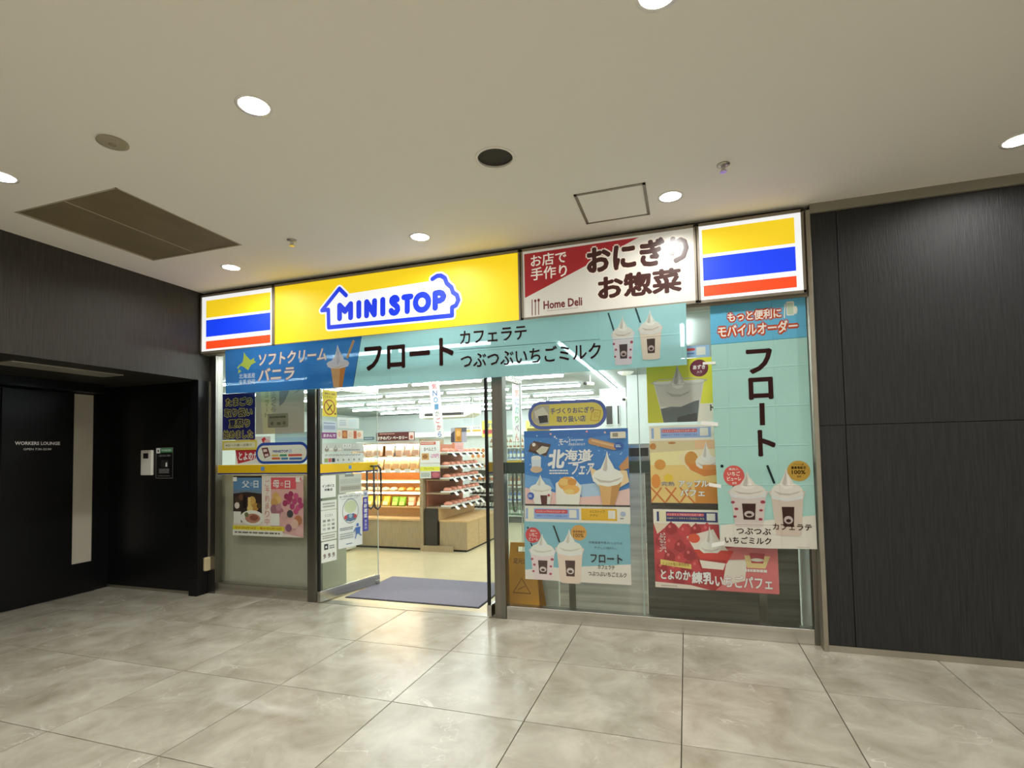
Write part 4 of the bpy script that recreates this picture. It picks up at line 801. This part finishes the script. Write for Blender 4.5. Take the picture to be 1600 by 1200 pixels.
b = MB(); b.box(.875, SX1, .06, SYB, 0, CH, M_SWALL); struct('wall_shop_right', b, 'white right wall of the shop', 'wall')
b = MB(); b.box(-.9, .875, 4.3, 4.4, 0, CH, M_SWALL); struct('wall_shop_kitchen', b, 'white partition wall behind the counter', 'wall')
# door mat
t = thing('door_mat', 'rectangular grey violet entrance mat with dark rubber edge', 'mat', (-2.72, .66, 0))
b = MB(); b.box(-.70, .80, -.47, .47, 0, .006, M_MATE); b.build('rubber_edge', t)
b = MB(); b.box(-.685, .785, -.455, .455, .006, .011, M_MAT); b.build('pile', t)
# tube lights
def tube_light(L=1.27):
    t = thing('tube_light', 'white ceiling tube light in a row across the shop', 'ceiling light', (0, 0, CH), group='tube lights across the shop ceiling')
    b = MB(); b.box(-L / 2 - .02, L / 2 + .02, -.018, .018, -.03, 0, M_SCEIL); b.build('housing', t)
    b = MB(); b.lathe([(.006, -L / 2), (.021, -L / 2 + .006), (.021, L / 2 - .006), (.006, L / 2)], M_TUBE, (0, 0, -.048), 8, 'x'); b.build('tube', t)
    return t
tl = tube_light(); first = True
for r in range(7):
    y = .70 + 1.39 * r
    for k in range(5):
        x = -3.05 - 1.37 * k + .635
        if y < 2 and x < -4.6: continue
        if first: o = tl; tl.location = (x, y, CH); first = False
        else: o = dup(tl, (x, y, CH))
        nth = ('first', 'second', 'third', 'fourth', 'fifth', 'sixth', 'seventh')[r]
        o['label'] = 'white ceiling tube light in the %s cross row counted from the shop front' % nth; o['group'] = 'tube lights of the %s cross row' % nth
for k in range(6):
    o = dup(tl, (-1.27, 1.65 + 1.33 * k, CH), math.pi / 2, 'white ceiling tube light in the line running away beside the counter'); o['group'] = 'tube lights in the line beside the counter'
for k in range(2):
    o = dup(tl, (.0, 1.3 + 1.6 * k, CH), math.pi / 2, 'white ceiling tube light over the counter behind the dessert posters'); o['group'] = 'tube lights over the counter'
# air conditioner
t = thing('air_conditioner', 'long pale ceiling mounted air conditioner at the back of the shop', 'air conditioner', (-5.85, 8.1, 2.38))
b = MB(); b.prism([(-.75, .0), (.55, 0), (.75, .09), (.75, .31), (-.75, .31)], lambda u, z, d: (u, d, z), -.3, .3, mat('ac_plastic', '#cfcfbd', .5, var=.03)); b.build('casing', t)
b = MB(); b.box(-.6, .5, -.31, -.3, .05, .12, M_DARKM); b.build('outlet_slot', t)
# hanging vertical banners
def hang(label, pts, y, cols, txt):
    fn = lambda u, z, d: (u, y - d, z)
    (a, b_), (c, d_), (e, f), (g_, h) = pts
    S = Sheet('ceiling_streamer', label, 'banner', 0, 1, 0, 1, fn, '#e6ecec', shape=[(g_, h), (e, f), (c, d_), (a, b_)], frac=False)
    n = len(txt)
    for i, ch in enumerate(txt):
        k = (i + .5) / n; x = a + (g_ - a) * k; x2 = c + (e - c) * k; z = b_ + (h - b_) * k; hh = (b_ - h) / n * .4; m_ = (x + x2) / 2; ww = (x2 - x) * .22
        if ch != ' ': S.text(ch, m_ - ww, m_ + ww, z - hh, z + hh, cols[i % len(cols)], .02)
    S.done()
hang('white streamer with red and blue writing hanging over the gondola', [(-3.875, 2.698), (-3.676, 2.698), (-3.593, 1.717), (-3.735, 1.721)], 2.98, ('#c0453c', '#c0453c', '#4a6a9c', '#4a86b4', '#5a8ab0', '#8a8a80'), '人気NO1かごから')
hang('pale streamer with green writing hanging beyond the door post', [(-2.79, 2.698), (-2.62, 2.698), (-2.640, 1.65), (-2.80, 1.65)], 4.0, ('#9a5a8c', '#c0604c', '#5a7ab0', '#4a9a8c', '#5aa05a'), '人気にのりべん')

# ---- gondola facing the door, lit warm
gA = thing('display_gondola', 'warm lit wooden bakery gondola facing the shop door', 'display shelf', (-4.55, 2.75, 0))
X0, X1 = -.70, .64
b = MB(); b.box(X0, X1, .03, .72, 0, .035, M_DARKM); b.build('plinth', gA)
b = MB(); b.box(X0, X1, 0, .72, .035, .445, M_WOODE); b.build('cabinet', gA)
b = MB(); b.bbox(X0 - .01, X1 + .01, -.02, .72, .445, .475, M_WOODT, .004); b.build('counter_top', gA)
b = MB(); b.box(X0, X1, .36, .38, .475, .63, M_WOODT); b.build('riser', gA)
b = MB(); b.box(X0, X1, .66, .70, .475, 1.66, M_ORANGE); b.build('back_panel', gA)
for z, yf in ((.63, .22), (.872, .22), (1.05, .28), (1.222, .22), (1.44, .26)):
    b = MB(); b.box(X0, X1, yf, .66, z - .018, z, M_WOODT); b.build('shelf', gA)
b = MB(); b.box(X0, X1, .3, .70, 1.655, 1.685, M_CREAMC); b.build('top_board', gA)
for z in (1.05, .872):
    b = MB(); b.lathe([(.012, X0 + .05), (.012, X1 - .05)], M_WARM, (0, .215, z - .024), 8, 'x'); b.build('light_strip', gA)
for z in (1.655, 1.44, 1.222):
    b = MB(); b.lathe([(.010, X0 + .05), (.010, X1 - .05)], M_WARM, (0, .31, z - .03), 8, 'x'); b.build('light_strip', gA)
for k in range(7):
    for z in (1.222,):
        b = MB(); b.box(X0 + .06 + .18 * k, X0 + .17 + .18 * k, .205, .215, z - .045, z + .012, M_PLASTW); b.build('price_tag', gA)
for k in range(5):
    b = MB(); b.box(X0 + .1 + .26 * k, X0 + .2 + .26 * k, .245, .255, 1.41, 1.452, M_PLASTW); b.build('price_tag', gA)
b = MB(); b.box(.672, .722, -.06, .70, 0, 1.70, M_WOODE); b.build('end_upright', gA)
b = MB(); b.box(X0 - .03, X0, .2, .70, .475, 1.66, M_WOODT); b.build('side_panel', gA)
S = Sheet('gondola_sign', 'dark brown bakery header sign on top of the warm gondola', 'sign', -4.822, -4.117, 1.690, 1.830, front(2.98), '#5a2f2c', t=.01)
S.text('マチのパン ベーカリー', .03, .82, .45, .85, '#f0e2d8', .035); S.lines(.1, .5, .1, .25, 1, '#c99a8c'); S.rrect(.86, .99, .05, .95, .01, '#d8c4bc'); S.ell(.925, .6, .04, .2, '#b0604c'); S.done()
S = Sheet('notice', 'small dark notice left of the brown header sign', 'notice', -5.06, -4.87, 1.715, 1.765, front(2.98), '#4c5a66', t=.03); S.lines(.1, .9, .3, .7, 1, '#c9d6dc'); S.done()
# products on it
def bag_mesh(name, w_, h, d, body, mark, tilt=.25, crimp=True):
    b = MB(); n = 6; rows = [0, .12, .5, .85, 1.0]; th = [.5, 1, .85, .35, .04]; ww = [.86, .98, 1, .98, 1.04]
    ring = []
    V = []; Fc = []
    for r, (v, t_, k) in enumerate(zip(rows, th, ww)):
        for i in range(n):
            a = 2 * math.pi * i / n; V.append((math.cos(a) * w_ / 2 * k * (1.1 if abs(math.cos(a)) > .9 else 1), math.sin(a) * d / 2 * t_ + v * h * tilt * .6, v * h))
    for r in range(4):
        for i in range(n): Fc.append((r * n + i, r * n + (i + 1) % n, (r + 1) * n + (i + 1) % n, (r + 1) * n + i))
    Fc += [list(range(n))[::-1], list(range(4 * n, 5 * n))]
    b.add(V, Fc, body); return b
def goods(name, label, cat, group, maker, spots, parts=None):
    root = None
    for p in spots:
        if root is None:
            root = thing(name, label, cat, p, group=group); maker(root); o = root
        else: o = dup(root, p)
        o.rotation_euler = (0, 0, random.uniform(-.12, .12))
    return root
pk = lambda n_, h: mat(n_, h, .35, spec=.5, var=.08, scale=30)
def mk_bag(w_, h, d, body, print_, q=.5):
    def f(root):
        bag_mesh('b', w_, h, d, body, print_).build('pouch', root, True)
        b = MB(); b.add([(-w_ * .36, -d * .52, h * .12), (w_ * .36, -d * .52, h * .12), (w_ * .36, -d * .36, h * q), (-w_ * .36, -d * .36, h * q)], [(0, 1, 2, 3)], print_); b.build('printed_panel', root)
    return f
GX = -4.55; GY = 2.75
goods('snack_pouch', 'pale pink standing snack pouch on the gondola top shelf', 'snack bag', 'pale pouches on the top shelf', mk_bag(.15, .19, .07, pk('pouch_pink', '#ead3c4'), pk('pouch_brown', '#c9a084')), [(GX + x, GY + .33, 1.44) for x in (-.6, -.45, -.3, -.08, .1, .26, .41, .56)])
goods('snack_pouch', 'yellow cream bread pouch above the white price tags', 'snack bag', 'yellow pouches on the second shelf', mk_bag(.16, .19, .08, pk('pouch_yellow', '#f2dca8'), pk('pouch_orange', '#dfae78')), [(GX + x, GY + .31, 1.222) for x in (-.6, -.44, -.28, -.1, .06, .22, .38, .54)])
goods('drink_pack', 'blue drink pack standing behind the pale pouches', 'drink pack', 'blue packs on the top shelf', lambda r: (MB().bbox(-.035, .035, -.03, .03, 0, .2, pk('pack_blue', '#4a86d0'), .005).build('carton', r), MB().box(-.02, .02, -.032, -.029, .05, .14, pk('pack_white', '#e6ecf2')).build('printed_panel', r)), [(GX + x, GY + .55, 1.44) for x in (-.2, -.1, .16, .36)])
def mk_bun(c, wrap):
    def f(root):
        b = MB(); b.lathe([(.02, 0), (.058, .008), (.068, .03), (.05, .056), (.015, .066)], c, n=10); b.build('bun', root, True)
        b = MB(); b.add([(-.05, -.07, .02), (.05, -.07, .02), (.035, -.052, .052), (-.035, -.052, .052)], [(0, 1, 2, 3)], wrap); b.build('wrapper_label', root)
    return f
goods('bread_bun', 'white wrapped bread bun under the upper light strip', 'bun', 'white buns on the third shelf', mk_bun(pk('bun_white', '#f0e2cc'), pk('bun_label', '#e6c8a8')), [(GX + x, GY + .34, .872) for x in (-.61, -.46, -.31, -.16, -.01)])
goods('bread_bun', 'golden orange bread bun beside the white wrapped buns', 'bun', 'golden buns on the third shelf', mk_bun(pk('bun_gold', '#e0a040'), pk('bun_label2', '#f0c878')), [(GX + x, GY + .34, .872) for x in (.15, .3, .45)])
goods('produce_bag', 'yellow fruit bag on the lowest gondola shelf', 'fruit bag', 'yellow bags on the lowest shelf', mk_bag(.13, .16, .09, pk('bag_yellow', '#e2cf4a'), pk('bag_print', '#f0ecc0')), [(GX + x, GY + .33, .63) for x in (-.6, -.45, -.3, -.15)])
goods('produce_bag', 'bright green salad bag on the lowest gondola shelf', 'salad bag', 'green bags on the lowest shelf', mk_bag(.12, .15, .09, pk('bag_green', '#8fc840'), pk('bag_green2', '#c6e07a')), [(GX + x, GY + .33, .63) for x in (.02, .15)])
goods('produce_bag', 'peach coloured bag beside the green salad bags', 'snack bag', 'peach bags on the lowest shelf', mk_bag(.13, .15, .09, pk('bag_peach', '#e6b088'), pk('bag_peach2', '#f2e0cc')), [(GX + x, GY + .33, .63) for x in (.32, .48)])

# ---- gondola running away from the door, shelves facing right
gB = thing('display_gondola', 'stepped wooden gondola with terracotta back and pink trays', 'display shelf', (-3.80, 2.70, 0))
LEN = 1.45
b = MB(); b.box(-.02, .0, .1, LEN, .1, 1.62, M_RUST); b.build('back_panel', gB)
b = MB(); b.box(.2, .215, .05, LEN, .465, .638, M_WOODT); b.build('riser', gB)
b = MB(); b.box(.0, .2, .0, .06, .09, .638, mat('painted_hollow_shade', '#3a342e', .6, var=.1)); b.build('base_shade_block', gB)  # solid dark block, its colour stands in for shade in the open base
b = MB(); b.box(-.025, .46, -.02, .02, 0, .085, M_WOODE); b.build('foot_board', gB)
b = MB(); b.box(.22, .672, .05, LEN, .03, .44, M_WOOD); b.build('cabinet', gB)
b = MB(); b.box(.222, .668, .044, .05, .03, .44, M_WOODE); b.build('cabinet_end', gB)
b = MB(); b.box(.23, .655, .06, LEN, 0, .03, M_DARKM); b.build('plinth', gB)
b = MB(); b.bbox(.21, .69, .04, LEN, .44, .465, M_WOODT, .004); b.build('counter_top', gB)
for k in (1, 2):
    b = MB(); b.box(.672, .675, .05 + k * .46 - .003, .05 + k * .46 + .003, .05, .43, M_WOODE); b.build('door_joint', gB)
SHB = ((.66, .42), (.875, .41), (1.08, .40), (1.268, .39), (1.47, .38))
for z, dp in SHB:
    b = MB(); b.box(0, dp, .04, LEN, z - .02, z, M_WOODE); b.build('shelf', gB)
    b = MB(); b.box(dp, dp + .008, .04, LEN, z - .024, z + .004, M_DARKM); b.build('shelf_edge', gB)
    for k in range(5):
        y = .14 + .27 * k
        b = MB(); b.add([(dp + .01, y, z + .008), (dp + .01, y + .10, z + .008), (dp + .06, y + .10, z - .045), (dp + .06, y, z - .045)], [(0, 1, 2, 3)], M_PLASTW); b.build('price_tag', gB)
def mk_tray(root):
    b = MB(); b.bbox(-.085, .085, -.075, .075, 0, .026, M_PLASTW, .006); b.build('tray', root)
    b = MB(); b.lathe([(.03, .02), (.064, .03), (.066, .055), (.03, .078)], pk('tray_food', '#f0a58c'), n=8); b.build('filling', root, True)
for (z, dp), nth in zip(SHB, ('lowest', 'second lowest', 'middle', 'second highest', 'highest')):
    goods('food_tray', 'white tray of salmon pink food on the %s shelf of the stepped gondola' % nth, 'food tray', 'pink food trays on the %s shelf' % nth, mk_tray, [(-3.80 + dp - .09, 2.70 + .13 + .19 * k, z) for k in range(7)])
S = Sheet('price_board', 'white price board with red header on the gondola end', 'notice', -3.862, -3.528, 1.330, 1.662, front(2.685), '#e6e6e4', t=.004)
S.rect(.02, .8, .03, .16, '#c0604c'); S.lines(.06, .7, .06, .12, 1, '#f0dcd4'); S.text('おべんとう', .2, .8, .28, .45, '#4a4a4c', .02); S.rect(.08, .45, .55, .85, '#caa06a'); S.ell(.26, .7, .13, .1, '#9a6a44'); S.text('-270円', .52, .95, .58, .78, '#c878a4', .03); S.done()
S = Sheet('price_board', 'pale board with yellow band and meat picture on the gondola end', 'notice', -3.866, -3.530, 1.10, 1.325, front(2.685), '#d8dcd4', t=.004)
S.rect(0, 1, .22, .5, '#dcd84a'); S.text('プレミアム', .2, .7, .28, .42, '#6a6a3c', .02); S.rect(.55, 1, .55, 1, '#8c4a58'); S.ell(.78, .76, .18, .18, '#c06a74'); S.lines(.05, .5, .62, .9, 3, '#8a8c8a'); S.done()
S = Sheet('price_board', 'square poster with a golden fried food picture above the trays', 'poster', -3.58, -3.31, 1.645, 1.878, front(3.2), '#5c5a62', t=.006)
S.rect(0, .26, 0, 1, '#a8a8b0'); S.poly([(0, .4), (.24, .2), (.24, 1), (0, 1)], '#4a4650'); S.rect(.28, .68, .05, .95, '#c8924a'); S.ell(.48, .4, .14, .2, '#deb06a'); S.ell(.5, .75, .13, .15, '#b07a34'); S.rect(.7, 1, .3, 1, '#a9a6b4'); S.done()
S = Sheet('price_board', 'blank pink card standing below the fried food poster', 'notice', -3.56, -3.36, 1.49, 1.64, front(3.19), '#e4b8b4', t=.006); S.rect(0, .25, 0, 1, '#cf8a6c'); S.lines(.35, .9, .3, .7, 2, '#d4a09c'); S.done()

# ---- racks further back
def rack(label, x0, x1, y, z1, zs, back, d=.4):
    t = thing('display_rack', label, 'display shelf', ((x0 + x1) / 2, y, 0)); hw = (x1 - x0) / 2
    b = MB(); b.box(-hw, hw, d - .02, d, 0, z1, back); b.build('back_panel', t)
    for s in (-1, 1):
        b = MB(); b.box(s * hw - .012, s * hw + .012, 0, d, 0, z1, M_CREAMC); b.build('side_panel', t)
    for z in zs:
        b = MB(); b.box(-hw, hw, 0, d - .02, z - .02, z, M_CREAMC); b.build('shelf', t)
    b = MB(); b.box(-hw, hw, .02, d, 0, .08, M_DARKM); b.build('plinth', t)
    return t
rack('white rack of snacks just behind the stepped gondola', -3.92, -3.30, 4.75, 1.56, (.12, .42, .68, .92, 1.16), M_CREAMC)
def mk_bottle(body, cap):
    def f(root):
        b = MB(); b.lathe([(.02, 0), (.032, .004), (.032, .13), (.014, .165), (.013, .18)], body, n=9); b.build('bottle_body', root, True)
        b = MB(); b.lathe([(.015, .178), (.015, .2)], cap, n=8); b.build('cap', root)
        b = MB(); b.lathe([(.0326, .04), (.0326, .11)], pk('bottle_label', '#e0e4da'), n=9, cap=False); b.build('bottle_label', root)
    return f
goods('sauce_bottle', 'small dark bottle on the white snack rack', 'bottle', 'dark bottles on the white rack', mk_bottle(pk('bottle_dark', '#3a2c22'), pk('cap_black', '#222222')), [(-3.86 + .078 * k, 4.83, z) for z in (.42, .68) for k in range(7)])
goods('food_cup', 'pale cup with an orange picture on the white snack rack', 'food cup', 'pale cups on the white rack', lambda r: (MB().lathe([(.035, 0), (.05, .1), (.053, .104)], pk('cup_white', '#e6e4d2'), n=10).build('cup', r, True), MB().lathe([(.0405, .03), (.0475, .075)], pk('cup_orange', '#cf8a58'), n=10, cap=False).build('cup_band', r)), [(-3.85 + .12 * k, 4.83, z) for z in (.92, 1.16) for k in range(5)])
S = Sheet('notice', 'white picture board with onion photographs on the rack top', 'notice', -3.90, -3.58, 1.30, 1.56, front(4.73), '#dcdccc', t=.01)
for v in (.2, .6):
    for u in (.2, .55, .85): S.ell(u, v, .1, .13, '#c88a58')
S.done()
rack('tall drinks rack seen through the right shop door', -3.98, -3.05, 5.9, 1.78, (.15, .45, .75, 1.05, 1.32, 1.56), M_CREAMC)
for i, (lb, c, c2) in enumerate((('green tea bottle on the tall drinks rack', '#4a8a4a', '#d8e0c0'), ('blue drink bottle on the tall drinks rack', '#4a7ac0', '#e6e6e6'), ('amber drink bottle on the tall drinks rack', '#a8703a', '#e0d0a0'))):
    for j in range(2):
        goods('drink_bottle', lb.replace('on the', 'low on the' if j == 0 else 'high on the'), 'bottle', '%s bottles %s on the drinks rack' % (lb.split()[0], ('low', 'high')[j]), mk_bottle(pk('drink%d' % i, c), pk('drinkcap%d' % i, c2)), [(-3.92 + .085 * k, 5.98, (.15, .45, .75, 1.05, 1.32, 1.56)[i + 3 * j]) for k in range(10)])
# promotional boards on the back wall
for x0, x1, z0, z1, base, c, lb in ((-4.26, -3.86, 1.80, 2.16, '#e6d66a', '#c8505a', 'yellow promotion board with red band hung behind the racks'), (-4.76, -4.53, 1.90, 2.05, '#e2e0c8', '#b8a04a', 'small cream promotion card hung behind the gondola'), (-4.50, -4.28, 1.90, 2.06, '#e6e4d0', '#cfa84a', 'small white promotion card with gold edge'), (-3.25, -2.70, 1.83, 2.13, '#ecd978', '#7a6a2c', 'yellow promotion board hung behind the pale streamer')):
    S = Sheet('promotion_board', lb, 'sign', x0, x1, z0, z1, front(6.3), base, t=.01); S.rect(.05, .95, .55, .8, c); S.text('おすすめ', .15, .85, .15, .45, '#4a6ab0', .03); S.done()
    for q in (.1, .9):
        m_ = MB(); xx = x0 + q * (x1 - x0); m_.box(xx - .002, xx + .002, 6.301, 6.305, z1, CH, M_WHITE); m_.build('cord', S.obj)
# long back shelf and cold case along the back wall
t = thing('chilled_case', 'long white open chilled case along the back wall', 'chilled case', (-6.2, 9.9, 0))
b = MB(); b.box(-3, 4.2, 0, .6, 0, .5, M_CREAMC); b.build('base', t); b = MB(); b.box(-3, 4.2, .5, .6, .5, 2.0, M_CREAMC); b.build('back_panel', t); b = MB(); b.box(-3, 4.2, 0.05, .6, 1.95, 2.1, M_CREAMC); b.build('canopy', t)
for z in (.85, 1.2, 1.55):
    b = MB(); b.box(-3, 4.2, .15, .5, z - .02, z, M_CREAMC); b.build('shelf', t)
# counter equipment at the right
t = thing('steel_counter', 'stainless steel counter backing behind the right shop window', 'counter', (-.2, .42, 0))
MSB = mat('ribbed_steel', '#e4e4df', .38, metal=.35, var=.3, scale=2.0, bump=.25, bscale=60, stretch=(.3, .3, 9))
b = MB(); b.box(-.98, -.17, 0, .03, .0, 1.27, MSB); b.build('front_sheet', t)
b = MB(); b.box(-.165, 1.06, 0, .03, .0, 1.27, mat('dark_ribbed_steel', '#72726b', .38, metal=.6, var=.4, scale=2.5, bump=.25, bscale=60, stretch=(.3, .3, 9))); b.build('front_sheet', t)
b = MB(); b.box(-1.0, 1.06, -.02, .5, 1.27, 1.30, M_STEEL); b.build('worktop', t)
for x in (-.86, .78):
    b = MB(); b.box(x - .03, x + .03, -.012, 0, 0, 1.27, M_STEELV); b.build('upright', t)
t = thing('white_cabinet', 'white slatted cabinet beside the right door post inside', 'cabinet', (-1.38, .45, 0))
b = MB(); b.box(-.16, .18, 0, .5, 0, 1.22, M_CREAMC); b.build('body', t)
for k in range(14):
    b = MB(); b.box(-.15, .17, -.008, 0, .1 + .08 * k, .17 + .08 * k, M_CREAMC); b.build('slat', t)
t = thing('wet_floor_sign', 'yellow folding caution sign behind the right shop window', 'floor sign', (-1.5, .30, 0))
MY = mat('sign_yellow', '#c98f1e', .45, var=.12, scale=4)
for s in (-1, 1):
    b = MB(); n = Vector((0, s * .1, 0))
    pts = [(-.155, 0), (.185, 0), (.12, .62), (-.125, .62)]
    hole = [(-.06, .53), (.07, .53), (.065, .585), (-.055, .585)]
    fn = lambda u, z, d, s=s: (u, s * (.11 * (1 - z / .64) + .006) + d, z)
    o = [pts[3], pts[0], pts[1], pts[2]]
    for q in ([pts[0], pts[1], hole[1], hole[0]], [pts[1], pts[2], hole[2], hole[1]], [pts[2], pts[3], hole[3], hole[2]], [pts[3], pts[0], hole[0], hole[3]]): b.prism(q, fn, -.004, .004, MY)
    b.build('board', t)
S = Sheet('face', 'x', 'x', -.155, .185, 0, .62, lambda u, z, d: (u, -.11 * (1 - z / .64) - .0105 - d, z), '#c98f1e', frac=False, parent=t); bpy.data.objects.remove(S.obj); S.obj = t
S.text('足元注意', -.09, .1, .43, .48, '#6b4a14', .03); S.stroke([(.0, .3), (-.08, .17), (.09, .17), (.0, .3)], .008, '#7a5614'); S.stroke([(-.03, .2), (.03, .23)], .008, '#7a5614'); S.done()
# grey machine behind the left window
t = thing('service_machine', 'grey service machine standing right behind the left shop window', 'machine', (-4.36, .12, 0))
b = MB(); b.bbox(-.655, .62, 0, .55, 0, 1.29, M_MACH, .01); b.build('body', t)
b = MB(); b.prism(round_rect(-.52, .6, .08, .90, .06), lambda u, z, d: (u, d, z), -.006, 0, mat('machine_door', '#b9b8a6', .25, spec=.5, var=.03)); b.build('door_panel', t)
# cameras on the shop ceiling
for (x, y, z, lb) in ((-1.45, 4.0, 2.56, 'white security camera hanging from the ceiling over the counter'), (-.95, 5.0, 2.36, 'white security camera on the partition wall by the tubes')):
    t = thing('security_camera', lb, 'camera', (x, y, z))
    b = MB(); b.lathe([(.022, -.09), (.028, -.08), (.028, .06), (.02, .07)], M_PLASTW, (0, 0, 0), 12, 'y'); b.build('housing', t, True)
    b = MB(); b.lathe([(.023, -.125), (.025, -.09)], M_PLASTK, (0, 0, 0), 12, 'y'); b.build('lens_hood', t)
    b = MB(); b.tube([(0, .0, .02), (0, .0, CH - z)], .01, M_PLASTW, 6); b.build('bracket', t); t.rotation_euler = (0, 0, -.7)
t = thing('dome_camera', 'flat white round fitting on the shop ceiling above the counter', 'camera', (-.867, 3.9, CH))
b = MB(); b.lathe([(.11, 0), (.11, -.02), (.07, -.045), (.0, -.05)], M_PLASTW, n=20, cap=False); b.build('dome', t, True)
b = MB(); b.lathe([(.125, 0), (.125, -.01)], M_WHITE, n=20); b.build('base_ring', t)
for x, w_ in ((-1.5, .15), (-1.28, .06)):
    t = thing('wall_monitor', 'dark screen of a wall monitor behind the counter' if w_ > .1 else 'narrow dark frame beside the wall monitor', 'monitor', (x, 6.0, 1.96))
    b = MB(); b.bbox(0, w_, 0, .05, 0, .4, M_WHITE, .006); b.build('casing', t); b = MB(); b.box(.015, w_ - .015, -.004, 0, .02, .38, M_PLASTK); b.build('screen', t)
b = MB(); b.box(-1.62, -1.1, 6.05, 6.2, 0, CH, M_SWALL); struct('wall_shop_pillar', b, 'white pillar carrying the monitors', 'wall')
t = thing('drink_machine', 'grey drink machine on the steel counter', 'machine', (-.46, .62, 1.30))
b = MB(); b.bbox(-.09, .16, 0, .3, 0, .24, M_STEEL, .01); b.build('body', t); b = MB(); b.box(-.06, .12, -.01, 0, .12, .2, M_PLASTK); b.build('panel', t)
# white boxes behind the left door
t = thing('copy_machine', 'white copy machine beyond the open left door', 'machine', (-5.3, 1.9, 0))
b = MB(); b.bbox(-.45, .35, 0, .7, .03, .95, M_CREAMC, .01); b.build('body', t); b = MB(); b.bbox(-.43, .33, .02, .66, .95, 1.06, M_CREAMC, .01); b.build('scanner_lid', t); b = MB(); b.box(-.3, .2, -.02, 0, .45, .6, mat('tray_grey', '#9aa29c', .4, var=.05)); b.build('paper_tray', t)
